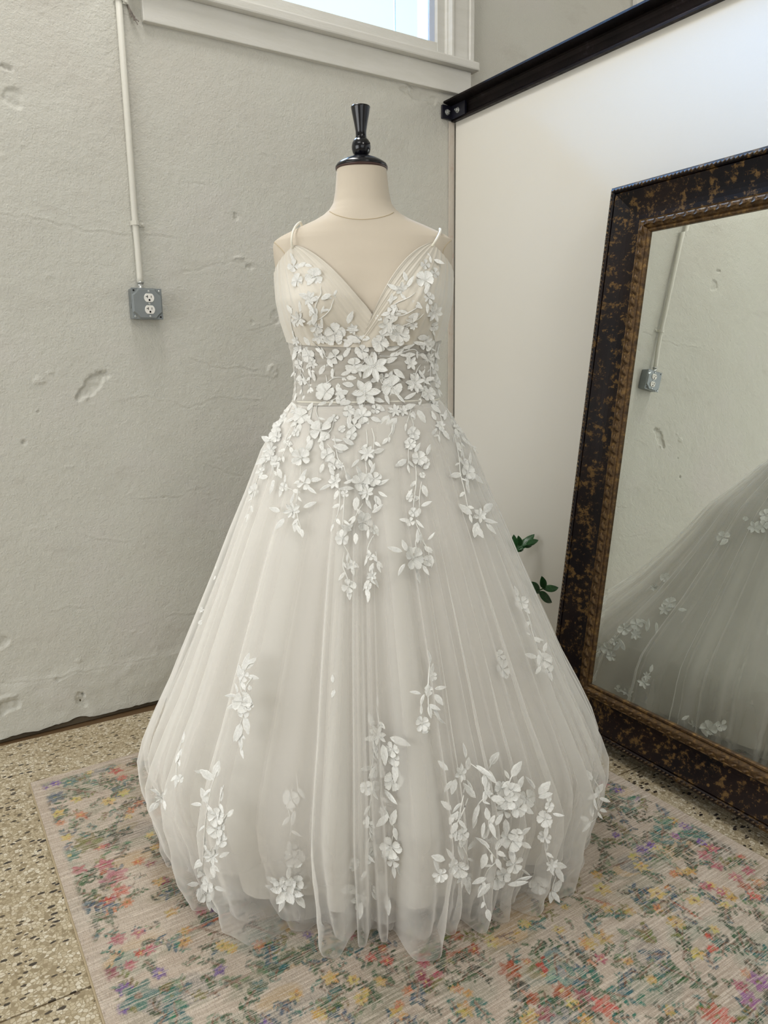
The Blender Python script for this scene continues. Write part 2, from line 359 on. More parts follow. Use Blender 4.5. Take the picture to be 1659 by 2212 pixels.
disc(0, 1395, .03, .035, -.006, .25, 0, .007, 22); disc(20, 1535, .04, .022, -.008, .25, .1, .004, 23); disc(15, 1515, .035, .008, .004, .3)
disc(175, 1525, .022, .030, -.005, .3, 0, .008, 24); disc(180, 1512, .004, .012, -.014, .4, .2); disc(125, 1478, .01, .008, -.004, .4); disc(170, 1440, .012, .01, .003, .4, 0, .003, 26)
rr = random.Random(5)
for k in range(160):
    h = rr.choice([.0012, -.0014, .0018, -.001]); cx_, cz_ = rr.uniform(-.4, 2.0), rr.uniform(.1, 2.35)
    d = np.hypot((X-cx_)/rr.uniform(.003, .012), (Z-cz_)/rr.uniform(.002, .007)); D_ += h*np.exp(-d*d)
# lower repaired band stands slightly proud; foot of the wall is ragged
band = wp(200, 1452)[1] + 0.018*vnoise(X, Z*0, .25, 31)
D_ += 0.0035/(1+np.exp((Z-band)/.006)) ; D_ += (Z < .30)*0.003*vnoise(X, Z, .035, 33)*np.clip((.30-Z)/.1, 0, 1)
foot = 0.012 + 0.018*np.abs(vnoise(xs, xs*0, .12, 41)) + 0.008*np.abs(vnoise(xs, xs*0, .02, 42)) + .012*np.exp(-((xs-wp(172,1540)[0])/.03)**2)
ed = np.minimum.reduce([X-xs[0], xs[-1]-X, zs[-1]-Z]) ; D_ *= np.clip(ed/.03, 0, 1)
Zm = Z.copy(); Zm = foot[None, :] + (Z)*(zs[-1]-foot[None, :])/zs[-1]
me, _ = grid_mesh('wall_back', np.stack([X, YW - D_, Zm], -1)); wall_back = struct(link('wall_back', me, None, M['plaster']))
# the coarse remainder of the same wall, round the window opening (a part of it)
bm = bmesh.new()
WX0, WX1, WZ0, WZ1 = 0.90, 2.06, 2.50, 3.62
zt = float(zs[-1])
for (x0, x1, z0, z1) in [(-3.6, xs[0], 0, 3.9), (xs[0], WX0, zt, 3.9), (WX0, WX1, zt, WZ0), (WX0, WX1, WZ1, 3.9), (WX1, 6.0, zt, 3.9), (float(xs[-1]), 6.0, 0, zt)]:
    add_box(bm, x0, x1, YW, YW+.22, z0, z1)
add_box(bm, xs[0], xs[-1], YW+.03, YW+.22, -.02, zt)
wu = from_bm('upper_wall', bm, M['plaster'], wall_back)
bm = bmesh.new(); add_box(bm, -.55, XW, YW+.004, YW+.03, 0, .09); from_bm('raw_edge', bm, M['gap'], wall_back)
# partition: smooth painted board wall on the right, below the beam
bm = bmesh.new(); add_box(bm, XW, XW+.10, -2.2, YW-.012, 0, 2.265, .002); struct(from_bm('wall_right', bm, M['panel']))
box('corner_strip', 2.062, 2.0905, YW-.0045, YW-.001, .02, 2.262, None, wall_back).data.materials.append(M['strip'])
# rest of the shop, unseen but closing the room
struct(box('ceiling', -3.6, 6.0, -4.6, YW+.22, 3.9, 4.0, M['ceiling']))
struct(box('wall_front', -3.6, 6.0, -4.7, -4.6, 0, 3.9, M['room'])); struct(box('wall_left', -3.7, -3.6, -4.7, YW+.22, 0, 3.9, M['room']))
struct(box('wall_far_right', 6.0, 6.1, -4.7, YW+.22, 0, 3.9, M['room']))

# floor: terrazzo slabs with brown dividing strips
fl = struct(box('floor', -3.6, 6.0, -4.6, YW+.22, -.06, -.003, M['joint']))
ang = -0.044; G0 = Vector((0.600, 1.447-.044*.6, 0)); ux = Vector((math.cos(ang), math.sin(ang), 0)); uy = Vector((-math.sin(ang), math.cos(ang), 0)); SL = 1.22
for i in range(-3, 5):
    for j in range(-4, 2):
        c0 = G0 + ux*(i*SL) + uy*(j*SL); e = .0022
        if c0.x > 4.5 or c0.x < -3.2 or c0.y < -4.2 or c0.y > 2.68: continue
        bm = bmesh.new(); poly = [c0+ux*e+uy*e, c0+ux*(SL-e)+uy*e, c0+ux*(SL-e)+uy*(SL-e), c0+ux*e+uy*(SL-e)]
        tv = [bm.verts.new((p.x, min(p.y, YW+.02), 0)) for p in poly]; bv = [bm.verts.new((p.x, min(p.y, YW+.02), -.004)) for p in poly]
        bm.faces.new(tv)
        for k in range(4): bm.faces.new([tv[k], bv[k], bv[(k+1)%4], tv[(k+1)%4]])
        from_bm('terrazzo_slab', bm, M['terrazzo'], fl)

# window 1 with its trim
w1 = bpy.data.objects.new('window_1', None); COL.objects.link(w1); struct(w1); w1.location = (1.48, YW, 2.5)
def wbox(name, *a, mat=M['trim'], bev=.002):
    x0, x1, y0, y1, z0, z1 = a; lx, ly, lz = w1.location
    return box(name, x0-lx, x1-lx, y0-ly, y1-ly, z0-lz, z1-lz, mat, w1, bev)
wbox('apron', .794, 2.165, YW-.022, YW+.01, 2.370, 2.464, bev=.003)
wbox('sill_board', .745, 2.187, YW-.052, YW+.06, 2.464, 2.497, bev=.006)
wbox('casing', 2.062, 2.165, YW-.024, YW+.01, 2.497, 3.74); wbox('casing', .794, .897, YW-.024, YW+.01, 2.497, 3.74); wbox('casing', .794, 2.165, YW-.026, YW+.01, 3.62, 3.74)
wbox('casing_bead', 2.150, 2.170, YW-.034, YW-.020, 2.497, 3.74); wbox('casing_bead', 2.056, 2.068, YW-.030, YW+.02, 2.497, 3.74)
wbox('jamb', 2.05, 2.07, YW-.004, YW+.15, 2.497, 3.62); wbox('jamb', .89, .91, YW-.004, YW+.15, 2.497, 3.62)
wbox('sash_rail', .90, 2.06, YW+.014, YW+.05, 2.497, 2.560); wbox('sash_stile', 2.012, 2.055, YW+.012, YW+.052, 2.50, 3.6); wbox('sash_stile', .905, .950, YW+.012, YW+.052, 2.50, 3.6)
wbox('glazing_bead', 1.985, 2.012, YW+.03, YW+.045, 2.560, 3.6, mat=plain('weathered_bead', (196, 206, 226), .5))
wbox('storm_bar', 1.835, 1.838, YW+.06, YW+.07, 2.55, 3.6, mat=plain('green_bar', (176, 200, 190), .5), bev=0)
wbox('pane', .95, 2.0, YW+.036, YW+.040, 2.555, 3.6, mat=M['glass'], bev=0)
wbox('outer_sill', .9, 2.06, YW+.05, YW+.24, 2.48, 2.51)
# neighbouring window to the left, seen only in the mirror
w2 = bpy.data.objects.new('window_2', None); COL.objects.link(w2); struct(w2); w2.location = (-.7, YW, 2.5)
for nm, a in dict(apron=(-.75, .56, -.022, .0, -.13, -.036), sill_board=(-.80, .61, -.052, .0, -.036, -.003), casing=(.46, .56, -.024, .0, -.003, 1.2)).items():
    box(nm, *a, M['trim'], w2, .003)
box('pane', -.70, .46, -.006, 0, 0, 1.2, plain('dark_glass', (150, 165, 170), .1), w2)
struct(box('trim_3', 3.18, 3.30, YW-.024, YW, 2.6, 3.7, M['trim']))

# steel beam on top of the partition, with its clip angle and bolts
beam = thing('steel_beam', (2.06, .2, 2.265), 'dark oiled steel channel beam capping the smooth right partition, fixed to the back wall', 'beam')
def prof_sweep(name, prof, y0, y1, mat, parent, off=(2.06, .2, 2.265)):
    bm = bmesh.new(); a = [bm.verts.new((x-off[0], y0-off[1], z-off[2])) for x, z in prof]; b = [bm.verts.new((x-off[0], y1-off[1], z-off[2])) for x, z in prof]
    for i in range(len(prof)): j = (i+1) % len(prof); bm.faces.new([a[i], a[j], b[j], b[i]])
    bm.faces.new(a[::-1]); bm.faces.new(b); bmesh.ops.recalc_face_normals(bm, faces=bm.faces); return from_bm(name, bm, mat, parent)
prof_sweep('top_flange', [(2.030, 2.334), (2.030, 2.327), (2.066, 2.320), (2.190, 2.320), (2.190, 2.334)], -2.2, YW-.006, M['steel'], beam)
web = [(2.10, 2.3205)] + [(2.066+.018*math.sin(t), 2.302+.018*math.cos(t)) for t in (0, .4, .8, 1.2, 1.57)] + [(2.084-.010*(1-math.cos(t)), 2.280-.010*math.sin(t)) for t in (0, .5, 1.0, 1.5)] + [(2.074, 2.2665), (2.10, 2.2665)]
prof_sweep('web', web, -2.2, YW-.006, M['steel'], beam)
prof_sweep('bottom_lip', [(2.072, 2.2660), (2.072, 2.2600), (2.0905, 2.2600), (2.0905, 2.2660)], -2.2, YW-.006, M['steel'], beam)
bx, by = 2.06, .2
dark = plain('black_bracket', (18, 18, 30), .35)
box('clip_plate', 2.022-bx, 2.083-bx, YW-.012-by, YW-.001-by, .022-.02, .075-.02, dark, beam, .001)
box('clip_plate', 2.068-bx, 2.079-bx, YW-.10-by, YW-.012-by, .002, .055, dark, beam, .001)
def bolt(loc, rot):
    bm = bmesh.new(); add_lathe(bm, [(.0115, 0), (.0115, .0025), (.0105, .003)], 20); 
    hx = [(.0075, .003), (.0075, .009), (.0062, .0102)]; add_lathe(bm, hx, 6); add_lathe(bm, [(.0035, .010), (.0035, .016)], 10)
    o = from_bm('bolt', bm, M['screw'], beam); o.location = loc; o.rotation_euler = rot; return o
bolt((2.046-bx, YW-.012-by, .028), (PI/2, 0, 0)); bolt((2.068-bx, YW-.055-by, .028), (0, -PI/2, 0))

# conduit with strap, outlet box
cx_ = 0.7205
cd = thing('conduit_pipe', (cx_, YW, 1.55), 'white painted metal conduit running down the plaster wall to the outlet box', 'pipe')
bm = bmesh.new(); add_tube(bm, [(0, -.016, 2.3), (0, -.016, .30), (0, -.016, .19), (.001, -.020, .10), (-.001, -.028, .01), (-.001, -.028, -.012)], .0105, 14); from_bm('pipe', bm, M['conduit'], cd, True)
def pipe_strap(z):
    bm = bmesh.new()
    pts = [(-.014, -.003), (-.0135, -.018), (-.009, -.027), (0, -.0305), (.009, -.027), (.0135, -.018), (.014, -.004), (.034, -.003)]
    for (x0, y0), (x1, y1) in zip(pts, pts[1:]):
        d = Vector((x1-x0, y1-y0)).normalized(); nx_, ny_ = -d.y*.0016, d.x*.0016
        vs = [bm.verts.new((x, y, z+h)) for h in (0, .014) for x, y in ((x0, y0), (x1, y1), (x1+nx_, y1+ny_), (x0+nx_, y0+ny_))]
        for f in [(0,1,5,4), (1,2,6,5), (2,3,7,6), (3,0,4,7), (0,3,2,1), (4,5,6,7)]: bm.faces.new([vs[i] for i in f])
    o = from_bm('pipe_strap', bm, M['conduit'], cd)
    bm = bmesh.new(); add_lathe(bm, [(.0045, 0), (.004, .002), (.001, .003)], 10); s_ = from_bm('screw', bm, M['conduit'], o); s_.location = (.026, -.005, z+.007); s_.rotation_euler = (PI/2, 0, 0)
pipe_strap(1.7379-1.55-.007); pipe_strap(2.412-1.55)
bm = bmesh.new(); add_lathe(bm, [(.0115, 0), (.0125, .002), (.0125, .009), (.0105, .010), (.0105, .022), (.012, .022), (.012, .026)], 16, (-.001, -.028, -.030)); from_bm('connector', bm, M['screw'], cd, True)

BX, BZ = 0.7325, 1.473
ob = thing('outlet_box', (BX, YW, BZ), 'square galvanised steel outlet box with white duplex receptacle at the end of the conduit', 'outlet')
hs, dp = .0505, .054
bm = bmesh.new(); add_box(bm, -hs, hs, -dp+.009, -.001, -hs, hs, .006); from_bm('box_body', bm, M['galv'], ob)
bm = bmesh.new()  # raised cover with four lowered screw corners
def cov(h, s, yy, c): return [(-s+c, -s), (s-c, -s), (s-c*.55, -s+c*.55), (s, -s+c), (s, s-c), (s-c*.55, s-c*.55), (s-c, s), (-s+c, s), (-s+c*.55, s-c*.55), (-s, s-c), (-s, -s+c), (-s+c*.55, -s+c*.55)]
add_box(bm, -hs-.001, hs+.001, -dp+.006, -dp+.009, -hs-.001, hs+.001, .0012)
r0 = [bm.verts.new((x, -dp+.006, z)) for x, z in cov(0, hs-.001, 0, .020)]; r1 = [bm.verts.new((x, -dp, z)) for x, z in cov(0, hs-.0045, 0, .020)]
for i in range(12): bm.faces.new([r0[i], r0[(i+1)%12], r1[(i+1)%12], r1[i]])
bm.faces.new(r1); bmesh.ops.recalc_face_normals(bm, faces=bm.faces); cover = from_bm('cover_plate', bm, M['galv'], ob)
bm = bmesh.new(); add_lathe(bm, [(.012, 0), (.012, .0012)], 20); ko = from_bm('knockout', bm, M['galv'], ob); ko.location = (-hs, -.026, -.004); ko.rotation_euler = (0, -PI/2, 0)
bm = bmesh.new(); add_lathe(bm, [(.012, 0), (.012, .0012)], 20); ko = from_bm('knockout', bm, M['galv'], ob); ko.location = (hs, -.026, -.004); ko.rotation_euler = (0, PI/2, 0)
ox = .006
for zc in (.0195, -.0195):
    bm = bmesh.new(); pts = []
    for k in range(40):
        t = 2*PI*k/40; x = .0172*math.cos(t); z = .0172*math.sin(t); pts.append((x, max(-.0142, min(.0142, z))))
    a = [bm.verts.new((x, 0, z)) for x, z in pts]; b = [bm.verts.new((x*.95, -.0026, z*.95)) for x, z in pts]
    for i in range(40): bm.faces.new([a[i], a[(i+1)%40], b[(i+1)%40], b[i]])
    bm.faces.new(b); bmesh.ops.recalc_face_normals(bm, faces=bm.faces)
    rc = from_bm('receptacle', bm, M['outlet'], ob); rc.location = (ox, -dp-.0002, zc)
    bm = bmesh.new()
    add_box(bm, -.0072, -.0052, -.0032, -.0020, -.001, .0078); add_box(bm, -.0118, -.0052, -.0032, -.0020, .0026, .0046)
    add_box(bm, .0052, .0070, -.0032, -.0020, .0000, .0072)
    add_box(bm, -.0026, .0026, -.0032, -.0020, -.0105, -.0062)
    mm = Matrix.Rotation(PI/2, 4, 'X'); vs0 = len(bm.verts); add_lathe(bm, [(.0030, .0020), (.0030, .0032)], 14); bm.verts.ensure_lookup_table()
    bmesh.ops.transform(bm, matrix=Matrix.Translation((0, 0, -.0068)) @ mm, verts=bm.verts[vs0:])
    from_bm('slot', bm, M['hole'], rc)
def bscrew(x, z, y, hole=False):
    bm = bmesh.new(); add_lathe(bm, [(.0038, 0), (.0034, .0014), (.001, .0019)], 12); o = from_bm('screw_hole' if hole else 'screw', bm, M['hole'] if hole else M['screw'], ob)
    o.location = (x, y, z); o.rotation_euler = (PI/2, 0, 0)
    if hole: o.scale = (.9, .9, .25)
for x, z, h in ((-.043, .043, True), (.043, .043, False), (-.043, -.043, False), (.043, -.043, True)): bscrew(x, z, -dp+.006, h)
for z in (.0415, 0, -.0415): bscrew(ox, z, -dp)
# frayed wire stubs beside the conduit
wr = thing('wire_stub', (ony(275, 18, YW)), 'small bunch of frayed old wires poking out of the plaster beside the conduit', 'wire')
for k in range(8):
    bm = bmesh.new(); a = rnd.uniform(-.5, .5); add_tube(bm, [(0, .004, .012), (.004*k*.3, -.012, .006-.004*k), (.003+.0035*k, -.016-.001*k, -.016-.0035*k+a*.03)], .0019, 6); from_bm('wire_strand', bm, M['wire'], wr)

# ------------------------------------------------------------------ leaning mirror
LA, LB = math.radians(6.93), math.radians(2.21)
nz_ = Vector((-math.cos(LA)*math.cos(LB), math.cos(LA)*math.sin(LB), math.sin(LA)))
nx_ = Vector((-math.sin(LB), -math.cos(LB), 0)); ny_ = nz_.cross(nx_)
KP = -1.7425; oy, oz = 1.600, 0.186; ox_ = (KP - nz_.y*oy - nz_.z*oz)/nz_.x
MO = Vector((ox_, oy, oz)); GW, GH = 0.83, 1.481
mr = thing('leaning_mirror', MO, 'tall floor mirror in a wide mottled black and gold frame leaning on the right wall', 'mirror')
R3 = Matrix((nx_, ny_, nz_)).transposed(); mr.rotation_euler = R3.to_euler()
bm = bmesh.new(); bw, bt = .022, math.radians(1.1)
inn = [(bw, bw), (GW-bw, bw), (GW-bw, GH-bw), (bw, GH-bw)]; out = [(-.004, -.004), (GW+.004, -.004), (GW+.004, GH+.004), (-.004, GH+.004)]
vi = [bm.verts.new((x, y, 0)) for x, y in inn]; vo = [bm.verts.new((x, y, -bw*math.tan(bt))) for x, y in out]
bm.faces.new(vi)
for i in range(4): bm.faces.new([vo[i], vo[(i+1)%4], vi[(i+1)%4], vi[i]])
from_bm('mirror_glass', bm, M['mirror'], mr)
box('backing_board', -.13, GW+.13, -.13, GH+.13, -.024, -.006, plain('backing_board', (60, 46, 36), .9), mr)
def rails(name, prof, mat, smooth=False, sides=4):
    """prof: list of (u outward from the glass edge, h proud of the glass)"""
    cs = [(0, 0, -1, -1), (GW, 0, 1, -1), (GW, GH, 1, 1), (0, GH, -1, 1)]
    for s in range(4):
        (xa, ya, sxa, sya), (xb, yb, sxb, syb) = cs[s], cs[(s+1) % 4]; N_ = 24
        bm = bmesh.new(); rows = []
        for k in range(N_+1):
            t = k/N_; rows.append([bm.verts.new(((xa+sxa*u)*(1-t)+(xb+sxb*u)*t, (ya+sya*u)*(1-t)+(yb+syb*u)*t, h)) for u, h in prof])
        for a, b in zip(rows, rows[1:]):
            for i in range(len(prof)-1): bm.faces.new([a[i], b[i], b[i+1], a[i+1]])
        bm.faces.new(rows[0]); bm.faces.new(rows[-1][::-1]); bmesh.ops.recalc_face_normals(bm, faces=bm.faces)
        o = from_bm(name, bm, mat, mr, smooth)
cove = [(.034, -.02), (.034, .0125), (.037, .015)] + [(.037+.086*t, .015+.028*(1-math.cos(t*PI/2))**1.0 + .0*t) for t in (.15, .3, .45, .6, .75, .9, 1.0)] + [(.124, .0425), (.124, -.02)]
rails('frame_rail', cove, M['frame'])
rails('outer_moulding', [(.1235, -.032), (.1235, .036), (.1262, .036), (.1270, .0445), (.1300, .0485), (.1345, .0500), (.1390, .0485), (.1400, .044), (.1430, .043), (.1475, .039), (.150, .032), (.150, -.032)], M['frame'])
rails('inner_moulding', [(-.003, -.006), (-.003, .004), (.000, .0075), (.0045, .0085), (.008, .006), (.011, .0105), (.018, .0155), (.027, .0165), (.032, .0145), (.035, .0165), (.0365, .0145), (.0365, -.006)], M['gold'])
# carved leaves on the inner moulding: one piece each, sharing a mesh
bm = bmesh.new(); nu, nv_ = 6, 5; gridv = []
for i in range(nu+1):
    row = []
    for j in range(nv_+1):
        u = i/nu; v = j/nv_*2-1; wdt = .0105*math.sin(PI*min(1, u*.85+.12))*(1+.22*math.cos(u*16)); 
        row.append(bm.verts.new((u*.032-.015-.009*v*v, v*wdt+.003*math.sin(u*3), .0085*(1-v*v)*math.sin(PI*u)+.0030*math.cos(v*9)*math.sin(PI*u))))
    gridv.append(row)
for i in range(nu):
    for j in range(nv_): bm.faces.new([gridv[i][j], gridv[i+1][j], gridv[i+1][j+1], gridv[i][j+1]])
cme = bpy.data.meshes.new('carved_leaf'); bm.to_mesh(cme); bm.free(); cme.materials.append(M['gold'])
per = .036
for (x0, y0, x1, y1, a0) in [(-.020, -.02, -.020, GH+.02, PI/2), (-.02, GH+.020, GW+.02, GH+.020, 0), (GW+.020, GH+.02, GW+.020, -.02, -PI/2), (GW+.02, -.020, -.02, -.020, PI)]:
    L_ = math.hypot(x1-x0, y1-y0); k_ = int(L_/per)
    for k in range(k_):
        t = (k+.5)/k_; o = bpy.data.objects.new('carved_leaf', cme); COL.objects.link(o); o.parent = mr
        o.location = (x0+(x1-x0)*t, y0+(y1-y0)*t, .0150); o.rotation_euler = (0, 0, a0)
bm = bmesh.new()
for (x0, y0, x1, y1) in [(-.1345, -.1345, -.1345, GH+.1345), (-.1345, GH+.1345, GW+.1345, GH+.1345), (GW+.1345, GH+.1345, GW+.1345, -.1345), (GW+.1345, -.1345, -.1345, -.1345)]:
    L_ = math.hypot(x1-x0, y1-y0); k_ = int(L_/.0135); a0 = math.atan2(y1-y0, x1-x0)
    for k in range(k_):
        t = (k+.5)/k_; mt = Matrix.Translation((x0+(x1-x0)*t, y0+(y1-y0)*t, .0485)) @ Matrix.Rotation(a0+.55, 4, 'Z') @ Matrix.Diagonal((.0072, .0030, .0036, 1))
        bmesh.ops.create_uvsphere(bm, u_segments=6, v_segments=4, radius=1, matrix=mt)
o = from_bm('rope_beading', bm, M['dgold'], mr, True); o['kind'] = 'stuff'
for x in (.02, GW-.02): box('rubber_foot', x-.02, x+.02, -.150-.034, -.150, -.030, .0, M['rubber'], mr)

# ------------------------------------------------------------------ rug
RX0, RX1, RY0, RY1, RT = 0.186, 1.708, 0.02, 2.338, 0.008
gs = .0036; rx = np.arange(RX0, RX1+gs, gs); ry = np.arange(RY0, RY1+gs, gs)
GX, GY = np.meshgrid(rx, ry); CA = np.zeros(GX.shape+(4,), np.float32); CA[..., :3] = srgb(178, 164, 146)[:3]
wobx = .006*vnoise(GX, GY, .018, 61); woby = .006*vnoise(GX, GY, .018, 62)
def ell(cx, cy, a, b, rot, col, al=1.0):
    m = max(a, b)*1.5; i0 = max(0, int((cx-m-RX0)/gs)); i1 = min(len(rx), int((cx+m-RX0)/gs)+2); j0 = max(0, int((cy-m-RY0)/gs)); j1 = min(len(ry), int((cy+m-RY0)/gs)+2)
    if i1 <= i0 or j1 <= j0: return
    sx = GX[j0:j1, i0:i1]+wobx[j0:j1, i0:i1]-cx; sy = GY[j0:j1, i0:i1]+woby[j0:j1, i0:i1]-cy; c0, s0 = math.cos(rot), math.sin(rot)
    r = np.hypot((sx*c0+sy*s0)/a, (-sx*s0+sy*c0)/b); w = np.clip((1.12-r)/.30, 0, 1)*al
    blk = CA[j0:j1, i0:i1]; keep = w > blk[..., 3]*.5
    for q in range(3): blk[..., q] = np.where(keep, col[q], blk[..., q])
    blk[..., 3] = np.maximum(blk[..., 3]*(1-w), 0) + w
PAL = dict(red=(176, 62, 48), coral=(192, 88, 74), orange=(192, 122, 80), yellow=(200, 176, 100), gold=(190, 154, 86), pink=(172, 88, 104), plum=(134, 62, 78), purple=(104, 78, 150), violet=(146, 92, 152), blue=(52, 88, 104),
           teal=(52, 112, 104), green=(52, 88, 62), dgreen=(50, 66, 52), olive=(110, 112, 60), sage=(104, 124, 100), brown=(112, 82, 66), rust=(162, 82, 50), mint=(128, 152, 136))
rp = random.Random(3)
def flower(cx, cy, r, c, al=.9):
    col = srgb(*PAL[c])[:3]; n_ = rp.choice([5, 6, 7]); a0 = rp.random()*6
    ell(cx, cy, r*.62, r*.62, 0, col, al)
    for k in range(n_):
        a = a0+2*PI*k/n_; ell(cx+r*.62*math.cos(a), cy+r*.62*math.sin(a), r*.42, r*.25, a, tuple(v*rp.uniform(.8, 1.15) for v in col), al*rp.uniform(.75, 1))
    ell(cx, cy, r*.2, r*.2, 0, srgb(*PAL[rp.choice(['yellow', 'olive', 'brown'])])[:3], al)
def leaves(cx, cy, r, c, al=.85):
    col = srgb(*PAL[c])[:3]; a0 = rp.random()*6; n_ = rp.choice([4, 5, 6])
    for k in range(n_):
        t = k/(n_-1)-.5; px_, py_ = cx+r*2*t*math.cos(a0), cy+r*2*t*math.sin(a0)
        for sgn in (-1, 1):
            if rp.random() < .85:
                a = a0+sgn*rp.uniform(.6, 1.1); l = r*rp.uniform(.3, .48); ell(px_+l*math.cos(a), py_+l*math.sin(a), l, l*.42, a, tuple(v*rp.uniform(.75, 1.2) for v in col), al)
    ell(cx, cy, r, .0025, a0, srgb(*PAL['brown'])[:3], al*.8)
def stem(cx, cy, l, a, al=.75, c='brown'): ell(cx, cy, l, .0042, a, srgb(*PAL[c])[:3], al)
# broad faint tints first, then random filling, then the flowers the photograph shows
for k in range(240): ell(rp.uniform(RX0, RX1), rp.uniform(RY0, RY1), rp.uniform(.04, .10), rp.uniform(.02, .05), rp.uniform(-.4, .4), srgb(*PAL[rp.choice(['mint', 'sage', 'teal', 'gold', 'olive', 'blue'])])[:3], rp.uniform(.14, .36))
for k in range(2100):
    x, y = rp.uniform(RX0+.02, RX1-.02), rp.uniform(RY0, RY1-.02)
    leaves(x, y, rp.uniform(.012, .028), rp.choice(['dgreen', 'green', 'green', 'teal', 'blue', 'sage', 'dgreen', 'olive']), rp.uniform(.8, 1))
for k in range(60): stem(rp.uniform(RX0+.05, RX1-.05), rp.uniform(RY0, RY1-.05), rp.uniform(.03, .09), rp.uniform(-1.6, .6), .6, rp.choice(['brown', 'brown', 'rust']))
for k in range(260):
    x, y = rp.uniform(RX0+.03, RX1-.03), rp.uniform(RY0, RY1-.03); z = vnoise(np.array([x]), np.array([y]), .35, 71)[0]
    fam = ['yellow', 'gold', 'orange'] if z < -.1 else (['red', 'rust', 'pink', 'coral'] if z > .12 else ['purple', 'yellow', 'pink', 'gold', 'plum'])
    flower(x, y, rp.uniform(.009, .018), rp.choice(fam), rp.uniform(.5, .9))
FL = [(95,1703,'purple',12),(120,1692,'purple',12),(150,1690,'teal',18),(120,1722,'blue',22),(125,1757,'yellow',16),(165,1727,'yellow',14),(235,1730,'yellow',16),(268,1712,'yellow',14),(250,1665,'red',16),(262,1680,'coral',12),(175,1760,'orange',14),(130,1778,'orange',12),
 (145,1810,'yellow',14),(190,1822,'olive',30),(150,1848,'teal',24),(170,1880,'pink',18),(225,1868,'pink',22),(248,1895,'pink',30),(262,1925,'coral',20),(230,1948,'red',16),(275,1950,'orange',16),(240,1968,'orange',14),(300,1735,'rust',12),(285,1750,'orange',12),(300,1860,'orange',14),
 (255,2030,'pink',18),(300,2015,'pink',16),(325,2050,'pink',16),(235,2105,'plum',20),(280,2085,'pink',14),(345,2100,'purple',16),(270,2135,'purple',18),(265,2180,'purple',16),(300,2150,'teal',40),(370,2150,'teal',22),(370,1970,'gold',16),(400,2010,'gold',14),
 (400,2033,'gold',16),(500,2045,'gold',14),(560,2040,'orange',14),(475,2095,'purple',16),(620,2000,'gold',18),(500,2050,'yellow',14),(715,2112,'yellow',18),(800,2068,'red',14),(835,2075,'red',16),(825,2050,'rust',12),(915,2080,'pink',16),(910,2105,'plum',14),(920,2120,'plum',14),
 (945,2105,'pink',12),(880,2140,'orange',14),(820,2120,'gold',14),(780,2155,'yellow',16),(860,2190,'gold',18),(690,2190,'gold',18),(1005,2180,'gold',20),(985,2020,'rust',16),(1025,2050,'rust',16),(1100,2095,'rust',26),(1180,2085,'red',22),(1145,2155,'rust',22),(1215,2140,'rust',24),
 (1260,2152,'plum',22),(1305,2172,'coral',28),(1270,2037,'gold',20),(1305,2025,'gold',22),(1175,2190,'plum',20),(1300,2070,'pink',14),(1505,2060,'yellow',18),(1460,1993,'gold',18),(1500,1945,'yellow',16),(1540,2050,'coral',12),(1530,2022,'coral',8),(1300,1920,'yellow',20),(1360,1968,'gold',14),
 (1310,1962,'gold',16),(1385,1872,'yellow',16),(1420,1930,'yellow',20),(1290,1890,'gold',14),(1370,1850,'yellow',14),(1490,1882,'gold',14),(1455,1888,'orange',12),(1580,1938,'gold',14),(1385,1835,'purple',16),(1405,1825,'purple',14),(1480,1785,'purple',14),(1460,1805,'violet',12),(1515,1820,'purple',12),
 (1335,1707,'purple',12),(1372,1725,'purple',12),(1330,1803,'purple',12),(1540,1833,'pink',16),(1520,1848,'pink',16),(1550,1870,'pink',16),(1615,1880,'pink',14),(1590,1895,'pink',16),(1610,1915,'rust',16),(1640,1905,'orange',14),(1630,1935,'coral',14),(1550,2195,'coral',30),(1620,2160,'violet',22),(1640,2120,'violet',24),(1600,2130,'pink',16),
 (1303,1693,'pink',12),(1265,2205,'gold',16),(1140,2205,'gold',18),(430,2150,'olive',16),(640,2150,'gold',16),(560,2130,'teal',18)]
for x, y, c, r in FL:
    p = onz(x, y, RT); rm = r/FPX*((p-CAMV).length)*1.05
    flower(p.x, p.y, max(rm*.85, .011), c, .85)
for x, y, c, r in [(1360,1745,'teal',26),(1430,1800,'teal',30),(1490,1800,'teal',22),(1375,1762,'dgreen',20),(1485,1830,'dgreen',26),(1330,1735,'dgreen',20),(1400,1850,'blue',16),(1580,1865,'green',16),(1612,1862,'green',14),(1600,2030,'green',22),(1560,2050,'teal',20),(1480,2060,'green',16),(1480,2110,'green',30),(1340,2150,'teal',26),
                   (1240,2110,'teal',40),(1200,2080,'mint',30),(1120,2180,'green',20),(1345,2200,'teal',18),(1250,2170,'green',14),(1120,2130,'dgreen',24),(700,2140,'teal',26),(600,2100,'teal',22),(620,2070,'green',20),(950,2060,'green',24),(740,2050,'teal',22),(540,2160,'green',26),(380,2190,'teal',30),(170,1905,'green',22),(230,1900,'green',20),(205,1960,'blue',26),(250,2060,'teal',14)]:
    p = onz(x, y, RT); leaves(p.x, p.y, max(.02, r/FPX*((p-CAMV).length)), c, 1.0)
bd = np.minimum.reduce([GX-RX0, RX1-GX, RY1-GY]); CA[..., 3] *= np.clip((bd-.022)/.012, 0, 1)
CA[..., 3] = np.clip(CA[..., 3], 0, 1)
GZ = RT + .0006*vnoise(GX, GY, .008, 81) + .0008*vnoise(GX, GY, .2, 82)
P = np.stack([GX, GY, GZ], -1)
rug = thing('floral_rug', (0, 0, 0), 'large faded rug printed with small multicolour flowers and leaves under the gown', 'rug')
